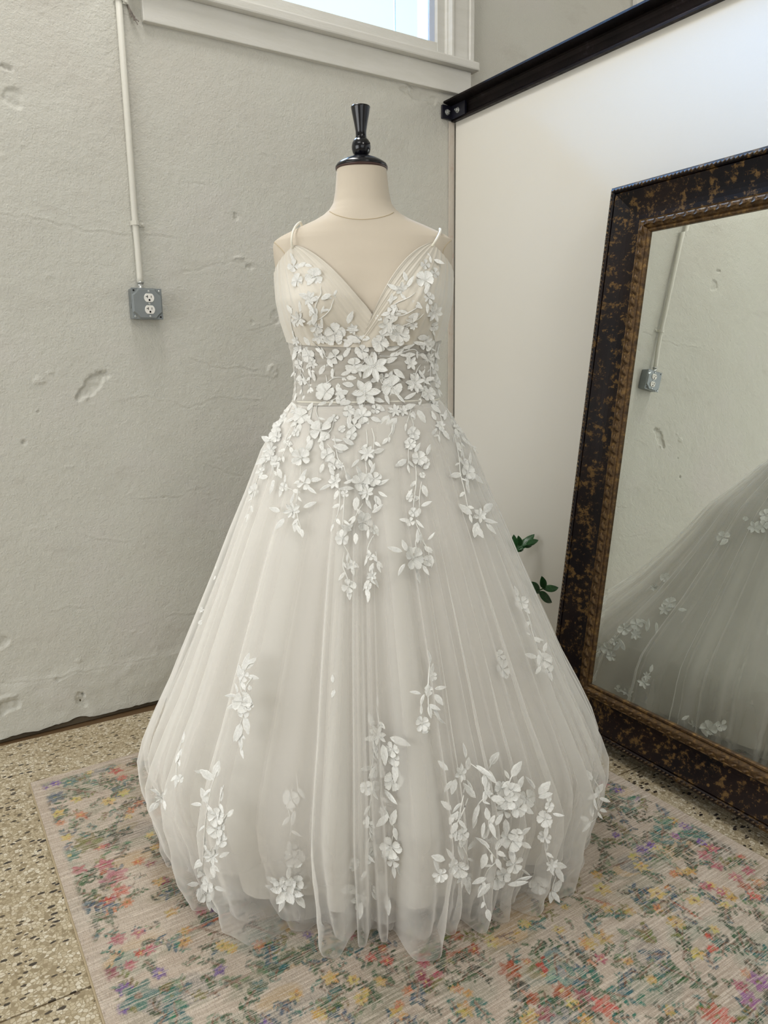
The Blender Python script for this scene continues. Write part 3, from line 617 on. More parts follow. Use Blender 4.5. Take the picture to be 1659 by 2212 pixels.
me, F = grid_mesh('pile', P, flip=False); ca = me.color_attributes.new('motif', 'FLOAT_COLOR', 'POINT'); ca.data.foreach_set('color', CA.reshape(-1)); me.color_attributes.active_color = ca
link('pile', me, rug, M['rug'])
bm = bmesh.new(); add_box(bm, RX0-.004, RX1+.004, RY0, RY1+.004, .0005, RT-.0012, .002); from_bm('edge_binding', bm, M['bind'], rug)
bm = bmesh.new(); add_tube(bm, [(RX0-.005, RY0, .005), (RX0-.005, 1.22, .005)], .0045, 8); from_bm('whipped_edge', bm, M['check'], rug)

# ------------------------------------------------------------------ dress form
FW = Vector((0.538, 0.843, 0)).normalized(); EX = Vector((FW.y, -FW.x, 0)); BK = -FW       # FW: away from the camera, EX: right, BK: towards the camera
C0 = FW*1.92 + EX*(-.043); C0.z = 0
tz = [1.00, 1.10, 1.165, 1.20, 1.222, 1.268, 1.32, 1.362, 1.41, 1.47, 1.52, 1.543, 1.556, 1.566, 1.578, 1.590, 1.602, 1.614, 1.626, 1.642, 1.67, 1.700, 1.722]
ta = [.20, .195, .184, .178, .176, .179, .190, .2025, .2115, .216, .2215, .2225, .219, .204, .178, .150, .120, .098, .083, .0715, .0655, .0625, .0605]
tf = [.15, .145, .130, .120, .116, .116, .122, .130, .132, .122, .108, .100, .096, .093, .089, .086, .082, .078, .074, .0690, .0640, .0605, .0590]
tb = [.16, .150, .130, .112, .106, .108, .116, .124, .126, .122, .112, .104, .099, .095, .091, .088, .084, .079, .074, .0690, .0640, .0605, .0590]
def torso_np(phi, z, off=0.0):
    a = np.interp(z, tz, ta)+off; f = np.interp(z, tz, tf)+off; b = np.interp(z, tz, tb)+off
    sn, cs = np.sin(phi), np.cos(phi); k = .93
    X_ = a*np.sign(sn)*np.abs(sn)**k; Y_ = np.where(cs > 0, f, b)*np.sign(cs)*np.abs(cs)**k
    Y_ = Y_ + .042*np.exp(-((np.abs(phi)-math.radians(36))/math.radians(24))**2)*np.exp(-((z-1.385)/np.where(z > 1.385, .070, .052))**2)*(cs > 0)
    X_ = X_*(1+0*phi); 
    wx = C0.x + EX.x*X_ + BK.x*Y_; wy = C0.y + EX.y*X_ + BK.y*Y_
    return np.stack([wx, wy, z+0*phi], -1)
def torso_pt(phi, z, off=0.0): return Vector(torso_np(np.array([phi]), np.array([z]), off)[0])
form = thing('dress_form', (C0.x, C0.y, .01), 'cream linen bridal dress form with turned black neck cap, wearing the white gown', 'mannequin')
def lk(name, me, parent, mat, smooth=False):
    o = link(name, me, parent, mat, smooth); o.location = -parent_loc(parent); return o
def parent_loc(p):
    v = Vector((0, 0, 0))
    while p is not None: v += p.location; p = p.parent
    return v
zz = np.concatenate([np.linspace(1.0, 1.54, 56), np.linspace(1.545, 1.64, 40), np.linspace(1.645, 1.722, 14)]); ph = np.linspace(-PI, PI, 129)[:-1]
PH, ZZ = np.meshgrid(ph, zz); TP = torso_np(PH, ZZ)
me, TF = grid_mesh('torso', TP, closed=True); lk('torso', me, form, M['cream'])
torso_bvh = BVHTree.FromPolygons([tuple(v) for v in TP.reshape(-1, 3)], [tuple(f) for f in TF])
def cast(bvh, x, y, fallback=None):
    d = wray(x, y); h = bvh.ray_cast(CAMV, d, 6)
    if h[0] is None: return None, None
    nrm = h[1] if h[1].dot(d) < 0 else -h[1]
    return h[0], nrm
def seam(px, name='seam', r=.0009, mat=None, parent=form, bvh=None):
    pts = []
    for p in catmull(px, 8):
        q, nn = cast(bvh or torso_bvh, p[0], p[1])
        if q is not None: pts.append(q + nn*.0004)
    bm = bmesh.new(); add_tube(bm, pts, r, 6); me = bpy.data.meshes.new(name); bm.to_mesh(me); bm.free(); return lk(name, me, parent, mat or M['seam'], True)
seam([(712,457),(728,465),(755,472),(785,474),(815,471),(838,465),(850,459)], 'neck_seam')
seam([(588,520),(600,530),(612,543),(622,560),(628,590)], 'armhole_seam'); seam([(976,518),(966,527),(958,540),(955,560)], 'armhole_seam')
cz = 1.722
SC = 0.948   # the form and gown are laid out at one distance, then scaled about the eye point to their true distance
ZF = 1.25 - (1.25-.0105)/SC
def lathe_part(name, prof, mat, seg=48):
    bm = bmesh.new(); add_lathe(bm, prof, seg); me = bpy.data.meshes.new(name); bm.to_mesh(me); bm.free(); o = link(name, me, form, mat, True); o.location = (0, 0, -.01); return o
lathe_part('cap_rim', [(.056, cz-.004), (.0615, cz-.003), (.0635, cz), (.0635, cz+.003), (.060, cz+.005)], M['rim'])
lathe_part('neck_cap', [(.0638, cz+.002), (.0635, cz+.006), (.060, cz+.011), (.050, cz+.018), (.038, cz+.0235), (.027, cz+.0275), (.020, cz+.0295), (.0165, cz+.032)], M['black'])
lathe_part('finial_ball', [(.012, cz+.030), (.016, cz+.032), (.0205, cz+.037), (.0228, cz+.045), (.0232, cz+.052), (.0215, cz+.060), (.017, cz+.067), (.0125, cz+.0705)], M['black'])
lathe_part('finial_top', [(.0118, cz+.069), (.0135, cz+.071), (.0128, cz+.074), (.0130, cz+.085), (.0165, cz+.105), (.0205, cz+.124), (.0226, cz+.136), (.0232, cz+.1385), (.0225, cz+.1405), (.0205, cz+.1408), (.019, cz+.139)], M['black'])
lathe_part('pole', [(.016, ZF+.02), (.016, 1.02)], M['chrome'], 20)
bm = bmesh.new()
add_lathe(bm, [(.20, .0), (.205, .006), (.20, .014), (.05, .026), (.022, .034)], 40); me = bpy.data.meshes.new('base'); bm.to_mesh(me); bm.free(); o = link('base', me, form, M['black'], True); o.location = (0, 0, ZF-.01+.001)
bm = bmesh.new(); add_lathe(bm, [(.10, .985), (.175, .995), (.175, 1.005), (.10, 1.006)], 40); me = bpy.data.meshes.new('torso_plate'); bm.to_mesh(me); bm.free(); o = link('torso_plate', me, form, M['chrome']); o.location = (0, 0, -.01)

# ------------------------------------------------------------------ gown
gown = thing('wedding_dress', (C0.x, C0.y, .02), 'white tulle ball gown with a V neckline and embroidered flower appliques on the dress form', 'dress')
FRL = .25
PROF = [(1.168, .188), (1.15, .205), (1.11, .232), (1.045, .272), (.94, .312), (.85, .350), (.75, .390), (.66, .428), (.58, .462), (.47, .508), (.385, .550), (.30, .588), (.24, .606), (.18, .604), (.11, .584), (.05, .572), (-.01, .556), (ZF, .54)]
pz = np.array([p[0] for p in PROF]); pr = np.array([p[1] for p in PROF]); arc = np.concatenate([[0], np.cumsum(np.hypot(np.diff(pz), np.diff(pr)))]); arc /= arc[-1]
def sstep(x, a, b): t = np.clip((x-a)/(b-a), 0, 1); return t*t*(3-2*t)
def wrapd(a): return (a+PI) % (2*PI) - PI
# (angle from the camera direction in degrees, height, half width) of the hanging folds
FO = [(-87,.035,7),(-72,.05,6),(-58,.05,3.6),(-46,.075,4.6),(-29,.115,7.0),(-17.5,.03,2.6),(-8.5,.12,3.0),(-2.2,.075,1.3),(2.3,.055,1.1),(11.5,.135,4.4),(19,.06,1.5),(25.5,.075,1.8),(32,.065,2.4),(40,.085,3.2),(51,.09,4.6),(61,.07,3.0),(71,.055,4.4),(82,.04,4),(93,.05,5)]
r_ = random.Random(9); a_ = 104
while a_ < 262: FO.append((a_, r_.uniform(.025, .06), r_.uniform(2.4, 5.5))); a_ += r_.uniform(9, 15)
def folds(phi, t, FOL, top=.12, sharp=3.0, shift=0.0):
    d = np.zeros_like(phi)
    for a, h, w in FOL:
        wd_ = math.radians(w)*(1.25-.25*t); dd = wrapd(phi-math.radians(a)-shift*np.sin(t*5+a))
        d += h*np.exp(-np.abs(dd/wd_)**sharp)
    return d*np.clip((t-top)/(1-top), 0, 1)**1.05
def train(phi, t):
    g = np.clip(-np.cos(phi), 0, 1)**2.2; return g*.47*np.clip(t, 0, 1)**3.2
def skirt(FOL, k=1.0, zend=0.0, na=720, nt=150, seed=1, tmax=1.0, fine=.006, hemn=.010, sharp=3.0, shift=.012, back=1.0, off=0.0, top=.12):
    ph = np.linspace(-PI, PI, na+1)[:-1]; t = np.linspace(0, tmax, nt); PHI, T = np.meshgrid(ph, t)
    R = np.interp(T, arc, pr); Zz = np.interp(T, arc, pz)
    R0 = .188; R = R0 + (R-R0)*(1-(1-k)*sstep(T, 0, .35)) - off*sstep(T, 0, .1)
    R = R + folds(PHI, T, FOL, top=top, sharp=sharp, shift=shift) + train(PHI, T)*back
    R += fine*sstep(T, .05, .6)*(np.sin(PHI*31+3*np.sin(PHI*7+seed)+T*1.5)*.6)
    u, v = PHI*0.6, T*1.2
    nz = vnoise(u+seed, v*.5, .09, 100+seed); R += .018*nz*sstep(T, .45, 1.0)
    R += hemn*sstep(T, .82, 1.0)*vnoise(u, v, .035, 200+seed)*2
    # gathered oval at the waist easing into a round skirt
    ov = 1-sstep(T, 0, .30); fx = np.cos(PHI); RY = R*(1-ov*np.where(fx > 0, .30, .36)-FRL*(1-ov)*(fx > 0)*sstep(T, .3, 1.0))
    hem = ZF + .001 + zend + (.006+.03*np.abs(vnoise(u*2, v*0, .12, 300+seed)))*sstep(T, .9, 1.0)*.6
    Zz = np.maximum(Zz, hem*sstep(T, .9, 1.0))
    Zz = np.maximum(Zz + .010*vnoise(u, v, .05, 400+seed)*sstep(T, .9, 1), ZF+.004)
    sn, cs = np.sin(PHI), np.cos(PHI)
    wx = C0.x + EX.x*R*sn + BK.x*RY*cs; wy = C0.y + EX.y*R*sn + BK.y*RY*cs
    wx = np.minimum(wx, (1.735+(Zz*SC+.065-.05)*.10)/SC); wy = np.minimum(wy, 2.64/SC)
    return np.stack([wx, wy, Zz], -1)
def add_skirt(name, mat, **kw):
    P = skirt(**kw); me, F = grid_mesh(name, P, closed=True); o = lk(name, me, gown, mat)
    return BVHTree.FromPolygons(P.reshape(-1, 3).tolist(), F.tolist())
r2 = random.Random(4)
def rfolds(n_, lo, hi, seed, wlo=3, whi=7):
    q = random.Random(seed); return [(i*360/n_+q.uniform(-5, 5)-180, q.uniform(lo, hi), q.uniform(wlo, whi)) for i in range(n_)]
out_bvh = add_skirt('outer_tulle', M['tulle_out'], FOL=FO, na=1100, nt=170, seed=1, sharp=5.0, fine=.0016, top=.04)
mid_bvh = add_skirt('middle_tulle', M['tulle_mid'], FOL=[(a+r2.uniform(-3, 3), h*.62, w*.9) for a, h, w in FO], k=.965, na=800, nt=130, seed=2, fine=.001, tmax=.985, hemn=.014, off=.003, back=.96)
in_bvh = add_skirt('inner_tulle', M['tulle_in'], FOL=rfolds(26, .015, .05, 5), k=.93, na=640, nt=110, seed=3, tmax=.965, off=.005, back=.93)
lin_bvh = add_skirt('lining', M['lining'], FOL=[(a, h*.62, w*1.05) for a, h, w in FO], k=.875, na=720, nt=100, seed=4, tmax=.935, fine=.001, off=.007, back=.86, hemn=.004, sharp=3.2, top=.03)

# bodice: midriff band, back, ruched cups
def patch(name, PHI, Zg, off, mat, parent=gown):
    P = torso_np(PHI, Zg, off); me, F = grid_mesh(name, P); o = lk(name, me, parent, mat); return P, F
polys_v, polys_f = [], []
def keep(PF, closed=False):
    P, F = PF; b = len(polys_v); polys_v.extend(map(tuple, P.reshape(-1, 3))); polys_f.extend([tuple(int(i)+b for i in f) for f in F])
ph = np.linspace(-PI, PI, 361); z = np.linspace(1.160, 1.318, 40); PHI, Zg = np.meshgrid(ph, z)
ztop = 1.310 + .032*sstep(np.abs(PHI), math.radians(60), math.radians(120)); Zb = 1.160 + (Zg-1.160)/(1.318-1.160)*(ztop-1.160)
o_ = .0055 + .0010*np.sin(Zb*420+2*np.sin(PHI*3)) * (1+.5*np.sin(PHI*9))
keep(patch('midriff', PHI, Zb, o_, M['midriff']))
ph = np.linspace(math.radians(108), math.radians(252), 140); z = np.linspace(1.30, 1.44, 24); PHI, Zg = np.meshgrid(ph, z)
Zt = 1.43 - .045*np.cos((PHI-PI)*1.25)**2; Zb = 1.30+(Zg-1.30)/.14*(Zt-1.30); keep(patch('back_panel', PHI, Zb, .007+0*PHI, M['wrap']))
def cupside(sg, off0, mat):
    # fan of pleats from the strap point to the centre front / underbust
    S0 = (math.radians(44.5), 1.537)
    V = (math.radians(5.0)*sg, 1.371)
    Cn = (-math.radians(2.5) if sg > 0 else math.radians(0), 1.296)
    nu_, nv2 = 60, 90
    U = np.linspace(0, 1, nu_); Vv = np.linspace(0, 1, nv2)
    PHg = np.zeros((nv2, nu_)); ZG = np.zeros((nv2, nu_))
    for j, v in enumerate(Vv):
        if v < .25:
            q = v/.25; e = (V[0]*(1-q)+Cn[0]*q, V[1]*(1-q)+Cn[1]*q)
        else:
            q = (v-.25)/.75; e = (Cn[0]+(math.radians(122)-Cn[0])*q, Cn[1]+.036*q**1.5)
        # neckline bow: quadratic Bezier control
        c_ = (math.radians(22+78*v**1.1), 1.530 - .095*v**1.0)
        s0 = (S0[0]+math.radians(56)*v**2.6, S0[1]-.092*v**2.2)
        if v > .8: pass
        a = (1-U)**2; b = 2*U*(1-U); c2 = U**2
        PHg[j] = a*s0[0]+b*c_[0]+c2*e[0]; ZG[j] = a*s0[1]+b*c_[1]+c2*e[1]
    pl = np.sin((Vv**.8)*PI*21)[:, None]; env = np.sin(np.clip(U*1.1, 0, 1)*PI*.5)[None, :]*.7+.3
    offp = off0 + .0024*np.abs(pl)**.7*env + .0008*np.sin(Vv*71)[:, None]
    return patch('cup', sg*PHg, ZG, offp, mat)
keep(cupside(-1, .0065, M['cup'])); keep(cupside(1, .0085, M['cup']))
body_bvh = BVHTree.FromPolygons(polys_v, polys_f)
# straps
def strap(sg):
    a, zt_ = (-.153, 1.600) if sg < 0 else (.190, 1.580)
    s0 = torso_pt(sg*math.radians(44.5), 1.530, .009); top = C0 + EX*a + BK*.012; top.z = zt_
    pts = [s0.lerp(top, q)+(BK*.034+EX*(.004*sg))*math.sin(PI*q)**.8 for q in (0, .15, .3, .5, .7, .85, 1)]
    for fwd, dz in ((-.012, .002), (-.04, -.010), (-.075, -.045), (-.105, -.10), (-.122, -.16)):
        p = C0 + EX*a + BK*fwd; p.z = zt_+dz; pts.append(p)
    pts = [Vector(p) for p in catmull(pts, 6)]
    # push out of the torso where needed
    res = []
    for ip, p in enumerate(pts):
        if ip < 34: res.append(p); continue
        h = torso_bvh.find_nearest(p); q = h[0]; nn = h[1]
        ctr = Vector((C0.x, C0.y, p.z-.02)); nn = nn if nn.dot(q-ctr) > 0 else -nn
        if (p-q).dot(nn) < .003: p = q+nn*.003
        res.append(p)
    bm = bmesh.new(); add_tube(bm, res, .0030, 8); me = bpy.data.meshes.new('shoulder_strap'); bm.to_mesh(me); bm.free(); lk('shoulder_strap', me, gown, M['strap'], True)
strap(-1); strap(1)
# waist seam and neckline piping
ph = np.linspace(-PI, PI, 181); ring = torso_np(ph, 0*ph+1.168, .0045)
bm = bmesh.new(); add_tube(bm, [Vector(p) for p in ring], .0020, 6); me = bpy.data.meshes.new('waist_seam'); bm.to_mesh(me); bm.free(); lk('waist_seam', me, gown, M['strap'], True)

# ---- applique meshes
def leaf_mesh(name, w=.36, curl=.10, serr=0.0, bend=0.0):
    bm = bmesh.new(); rows = []; nu, nv = 8, 4
    for i in range(nu+1):
        u = i/nu; hw = w*.5*math.sin(PI*u**.85)**.8*(1+serr*math.cos(u*22)) if 0 < u < 1 else .004
        row = []
        for j in range(-nv//2, nv//2+1):
            v = j/(nv/2); x = v*hw + bend*u*u; zc = .075*(1-abs(v))*0 + .075*math.sin(PI*abs(v))*math.sin(PI*u) - .02*(v == 0) + curl*u*u + .012
            row.append(bm.verts.new((x, u, zc)))
        rows.append(row)
    for a, b in zip(rows, rows[1:]):
        for k in range(len(a)-1): bm.faces.new([a[k], a[k+1], b[k+1], b[k]])
    bm.normal_update(); me = bpy.data.meshes.new(name); bm.to_mesh(me); bm.free(); me.materials.append(M['thread']); me.polygons.foreach_set('use_smooth', [True]*len(me.polygons)); return me
def flower_mesh(name, petals=5, pointed=False, cup=.20, seed=1, half=False):
    q = random.Random(seed); bm = bmesh.new(); span = 2*PI if not half else PI*1.1
    for k in range(petals):
        a0 = span*k/petals + q.uniform(-.15, .15); L = .5*q.uniform(.82, 1.05); wd_ = (.34 if pointed else .46)*q.uniform(.85, 1.1)*5/max(5, petals); lift = q.uniform(.0, .07)
        rows = []; nu, nv = 5, 4
        for i in range(nu+1):
            u = i/nu
            hw = (wd_*.5*math.sin(PI*u**.9)**.75 if pointed else wd_*.5*(math.sin(PI*.5*min(1, u*1.35))*(1 if u < .75 else math.sqrt(max(0, 1-((u-.75)/.27)**2))))) if 0 < u < 1 else (.02 if u == 0 else (.004 if pointed else wd_*.12))
            row = []
            for j in range(-2, 3):
                v = j/2; r = .04 + u*L*(1 - (.06*(1-abs(v)) if not pointed and u > .9 else 0)); z = .03+lift + cup*.5*u*u*L*2*.5 + .085*(v*v*math.sin(PI*u)) + .05*(k%2)*u + .022*math.sin(v*5+u*6+k)
                x, y = r, v*hw; row.append(bm.verts.new((x*math.cos(a0)-y*math.sin(a0), x*math.sin(a0)+y*math.cos(a0), z)))
            rows.append(row)
        for a, b in zip(rows, rows[1:]):
            for m in range(4): bm.faces.new([a[m], b[m], b[m+1], a[m+1]])
    for k in range(5):
        a = 2*PI*k/5; bmesh.ops.create_uvsphere(bm, u_segments=6, v_segments=4, radius=.032, matrix=Matrix.Translation((.055*math.cos(a), .055*math.sin(a), .085)))
    bmesh.ops.create_uvsphere(bm, u_segments=6, v_segments=4, radius=.036, matrix=Matrix.Translation((0, 0, .10)))
    bm.normal_update(); me = bpy.data.meshes.new(name); bm.to_mesh(me); bm.free(); me.materials.append(M['thread']); me.polygons.foreach_set('use_smooth', [True]*len(me.polygons)); return me
LM = [leaf_mesh('leaf_applique', .34), leaf_mesh('leaf_applique', .42, .05, .10, .1), leaf_mesh('leaf_applique', .28, .14, 0, -.16), leaf_mesh('leaf_applique', .46, .08, .12)]
FM = [flower_mesh('flower_applique', 5, False, .3, 1), flower_mesh('flower_applique', 6, False, .5, 2), flower_mesh('flower_applique', 6, True, .25, 3), flower_mesh('flower_applique', 5, False, .1, 4), flower_mesh('flower_applique', 4, False, .2, 5), flower_mesh('flower_applique', 7, True, .4, 6)]
gl = Vector(gown.location); camfwd = Vector((RM @ np.array([0, 0, -1])).tolist()); ra = random.Random(21)
count = dict(leaf=0, flower=0)
over_l, over_f = [], []
def put(me, name, p, nrm, up, size, off=.0012):
    up = (up - nrm*up.dot(nrm)); up = up.normalized() if up.length > 1e-6 else nrm.orthogonal().normalized(); xx = up.cross(nrm).normalized()
    m = Matrix((xx, up, nrm)).transposed().to_4x4() @ Matrix.Diagonal((size, size, size*(.55 if p.z > 1.1 else .8), 1)); m.translation = p + nrm*off
    pend.setdefault(name, []).append((size, me, Matrix.Translation(-gl) @ m))
pend = {}
def flush():
    for name, items in pend.items():
        items.sort(key=lambda q: -q[0]); fixed = []
        for size, me, m in items:      # keep every piece clear of the rug
            lo = 1.25 + (min((m @ v.co).z for v in me.vertices) + gl.z - 1.25)*SC
            if lo < .0095: m = Matrix.Translation((0, 0, (.0095-lo)/SC)) @ m
            fixed.append((size, me, m))
        items = fixed
        for size, me, m in items[:300]:
            o = bpy.data.objects.new(name, me); COL.objects.link(o); o.parent = gown; o.matrix_local = m
        if len(items) > 300:
            V, F = [], []
            for size, me, m in items[300:]:
                b = len(V); V.extend([tuple(m @ v.co) for v in me.vertices]); F.extend([tuple(i+b for i in p.vertices) for p in me.polygons])
            mj = bpy.data.meshes.new(name); mj.from_pydata(V, [], F); o = link(name, mj, gown, M['thread_fine'], True); o['kind'] = 'stuff'
def pxdir(a):  # image angle (0 right, 90 up) -> world direction in the view plane
    return Vector((RM @ np.array([math.cos(math.radians(a)), math.sin(math.radians(a)), 0])).tolist())
def smoothn(bvh, p, nrm):   # tilt the normal halfway to the viewer so thin pieces do not stand on edge
    v = (CAMV-p).normalized(); return (nrm*.75+v*.45).normalized()
def FLW(bvh, x, y, d, kind=None, ray=None):
    p, nrm = ray if ray else cast(bvh, x, y)
    if p is None: return
    dep = (p-CAMV).dot(camfwd) if not ray else (p-CAMV).length*0+d/abs(d)*0+ray_depth
    count['flower'] += 1
    put(FM[ra.randrange(6) if kind is None else kind], 'flower_applique', p, smoothn(bvh, p, nrm) if not ray else nrm, pxdir(ra.uniform(0, 360)), d/FPX*dep*1.0)
def LEAF(bvh, x, y, L, a, kind=None):
    p, nrm = cast(bvh, x, y)
    if p is None: return
    count['leaf'] += 1
    put(LM[ra.randrange(4) if kind is None else kind], 'leaf_applique', p, smoothn(bvh, p, nrm), pxdir(a), L/FPX*(p-CAMV).dot(camfwd))
def VINE(bvh, pts, leaf=18, every=22, w=.0010, ends=True):
    cp = catmull(pts, 8); q = []
    for c_ in cp:
        p, nrm = cast(bvh, c_[0], c_[1])
        if p is not None: q.append((p+nrm*.0018, c_))
    if len(q) < 3: return
    n_ = len(q); bm = bmesh.new(); add_tube(bm, [a for a, _ in q], [w*(.6+.6*math.sin(PI*min(1, (i+1)/n_))) for i in range(n_)], 5)
    me = bpy.data.meshes.new('vine_applique'); bm.to_mesh(me); bm.free(); lk('vine_applique', me, gown, M['thread'], True)
    acc = 0; sd = ra.choice([-1, 1])
    for (a, ca_), (b, cb) in zip(q, q[1:]):
        acc += np.hypot(*(cb-ca_))
        if acc > every and leaf:
            acc = 0; ang_ = math.degrees(math.atan2(-(cb[1]-ca_[1]), cb[0]-ca_[0])); LEAF(bvh, cb[0], cb[1], leaf*ra.uniform(.75, 1.25), ang_+sd*ra.uniform(30, 65)); sd = -sd
    if ends and leaf: d = q[-1][1]-q[-2][1]; LEAF(bvh, q[-1][1][0], q[-1][1][1], leaf*1.2, math.degrees(math.atan2(-d[1], d[0])))
fa = lambda x, y: (560+x/3.607, 220+y/3.607); fb = lambda x, y: (580+x/3.456, 700+y/3.456); fc = lambda x, y: (260+x/2.764, 1200+y/2.764); fd = lambda x, y: (700+x/2.676, 1200+y/2.676)
def FS(bvh, f, s, items):
    for it in items: FLW(bvh, *f(it[0], it[1]), it[2]/s, it[3] if len(it) > 3 else None)
def LS(bvh, f, s, items):
    for x, y, L, a in items: LEAF(bvh, *f(x, y), L/s, a)
def VS(bvh, f, items, **kw):
    for pts in items: VINE(bvh, [f(*p) for p in pts], **kw)
# bodice
FS(body_bvh, fa, 3.607, [(425,1365,150,0),(300,1395,110,3),(1290,1395,150,0),(1365,1335,80,4),(400,1530,120,2),(1320,1530,95,4),(1360,1640,150,5),(1110,1465,120,2),(590,1800,160,0),(1000,1740,150,2),(1090,1810,165,1),(310,1690,130,5),(450,1750,110,4),(380,1960,110,3),(940,1880,120,4),(1290,1270,80,4),(270,1285,100,4),(730,1770,90,2),(1360,1750,80,3),(1040,1620,80,4),(290,1860,90,2),(1300,1870,100,5),(1200,1740,80,2)])
LS(body_bvh, fa, 3.607, [(270,1260,90,100),(300,1290,80,20),(350,1270,80,-10),(1340,1260,90,100),(1360,1230,90,-20),(1320,1290,80,200),(1150,1450,110,60),(1090,1470,110,150),(1080,1520,90,200),(1150,1400,80,110),(370,1430,90,40),(380,1560,110,-70),(400,1530,100,160),(420,1600,80,-110),(490,1520,110,10),(480,1540,90,30),(580,1510,60,60),
  (1190,1550,100,-35),(1290,1500,90,70),(1310,1570,80,-90),(1230,1640,80,-100),(1250,1650,100,200),(1020,1580,90,80),(1040,1650,70,0),(960,1700,90,150),(930,1790,110,-10),(1140,1750,110,40),(1200,1870,110,-20),(690,1730,110,75),(680,1830,120,-20),(780,1780,110,170),(720,1890,90,140),(760,1930,90,-60),(470,1760,90,80),(320,1640,90,80),(260,1650,80,120),(440,1640,100,-100),(480,1650,70,60)])
VS(body_bvh, fa, [[(480,1440),(480,1500),(450,1560),(430,1650),(440,1740)],[(580,1540),(550,1620),(500,1670),(450,1700)],[(1215,1490),(1160,1530),(1090,1560),(1030,1610),(1020,1700)],[(1230,1600),(1150,1650),(1070,1670)],[(1280,1650),(1220,1700),(1100,1750)],[(260,1600),(250,1700),(270,1820),(290,1950)],[(1380,1700),(1350,1780),(1370,1880),(1360,1980)]], leaf=20, every=22)
FS(body_bvh, fb, 3.456, [(480,90,150,1),(970,70,140),(780,320,230,5),(640,310,130,3),(305,235,110,0),(500,240,110,4),(1090,440,150,5),(720,520,220,2),(920,470,170,3),(430,510,150,0),(1190,520,120,1),(540,565,85,3),(1060,290,110,2),(830,140,130,4),(700,200,110,3),(380,100,110,2),(1170,150,110,4),(1190,250,100,5),(230,180,90,5),(230,300,80,3),(260,420,90,4),(1230,330,90,3),(1250,440,90,0),(860,400,80,4),(330,290,90,2)])
LS(body_bvh, fb, 3.456, [(690,400,80,95),(760,430,80,20),(640,460,90,170),(600,500,110,-160),(620,580,100,190),(780,560,90,-10),(930,340,110,-30),(990,420,90,175),(380,380,90,60),(470,400,90,75),(540,380,90,20),(580,400,70,5),(500,470,70,-30),(520,440,80,-90),(350,430,80,100),(870,180,110,5),(930,240,100,40),(1010,240,90,15),(1000,180,100,10),(440,290,90,-95),(420,250,80,100),(560,250,90,60),(600,210,80,90),(870,290,100,30),(700,260,80,100),(820,230,90,70),
  (560,170,110,40),(680,150,90,110),(1040,300,90,90),(1120,340,90,-60),(1150,380,80,70),(300,330,80,-80),(260,260,80,-60),(870,520,90,-70),(960,520,90,-60),(900,420,80,80),(1010,560,110,20),(660,330,90,170),(480,330,80,-100),(1170,420,80,20),(1160,480,80,-30),(240,240,70,80),(1200,190,80,70),(1130,220,80,-110),(350,180,80,-30),(310,160,80,120),(1110,100,100,-10),(760,110,100,170),(840,90,90,50)])
VS(body_bvh, fb, [[(350,470),(430,440),(500,400),(580,400)],[(560,560),(500,560),(440,580)],[(830,240),(930,240),(1000,210),(1080,190),(1130,220)],[(860,380),(840,430),(880,470)],[(1130,300),(1100,360),(1080,430)],[(200,120),(210,220),(200,330),(205,420)],[(1270,150),(1250,260),(1255,380),(1270,480)],[(720,180),(740,250),(700,300)],[(430,380),(440,450),(420,520)],[(230,330),(270,400),(310,470)],[(330,130),(400,200),(440,260)]], leaf=19, every=20)
VS(body_bvh, lambda x, y: (x, y), [[(634,742),(642,775),(641,810),(640,850)],[(650,740),(655,775),(650,815),(655,855)],[(946,745),(940,780),(941,815),(948,850)],[(932,740),(930,775),(928,820),(934,858)],[(668,770),(672,800),(668,840)],[(905,800),(915,830),(908,860)]], leaf=15, every=12)
VS(out_bvh, lambda x, y: (x, y), [[(636,868),(618,900),(600,930),(585,965),(570,1000),(556,1040),(545,1080),(538,1110)],[(652,880),(640,920),(622,960),(605,1000)],[(958,872),(975,905),(990,940),(1000,985),(1006,1030)],[(945,880),(952,910),(948,940)]], leaf=16, every=15)
FS(out_bvh, lambda x, y: (x, y), 1, [(600,945,26,1),(586,985,24,0),(565,1020,22,3),(550,1060,30,0),(612,905,20,4),(640,890,22,5),(985,925,18,4),(1003,1000,20,2)])
# skirt, upper part
FS(out_bvh, fb, 3.456, [(250,690,130,0),(600,650,95,3),(700,690,130,1),(390,800,170,4),(205,815,65,3),(65,830,130,0),(20,945,120,5),(245,1000,150,1),(1075,820,105,0),(1280,760,90,2),(1060,900,90,1),(1120,1010,120,0),(1165,1040,90,3),(1480,1110,130,0),(740,970,130,5),(505,1175,130,2),(690,1190,150,0),(790,1160,120,1),(740,1260,130,5),(270,1190,110,4),(115,1220,75,3),(700,1480,150,1),(180,1400,130,5),(1570,1430,120,2),(1080,1410,80,3),(1060,1480,70,4),(1070,1750,180,1),(1190,1770,90,3),(780,1540,70,4),(760,1735,60,4),(1050,1300,60,3),(1148,1130,50,3),(800,640,75,4),(940,650,100,5),(640,760,100,4),(620,830,90,3),(1420,800,60,4),(1160,560,110,1),(200,520,90,5),(120,620,90,0),(70,760,90,3),(490,1050,100,3),(495,705,60,4),(550,785,60,3),(770,1880,85,2),(745,1950,70,3),(1000,650,90,2),(60,1030,90,1),(540,1060,60,2),(1240,600,70,2),(570,1270,60,4)])
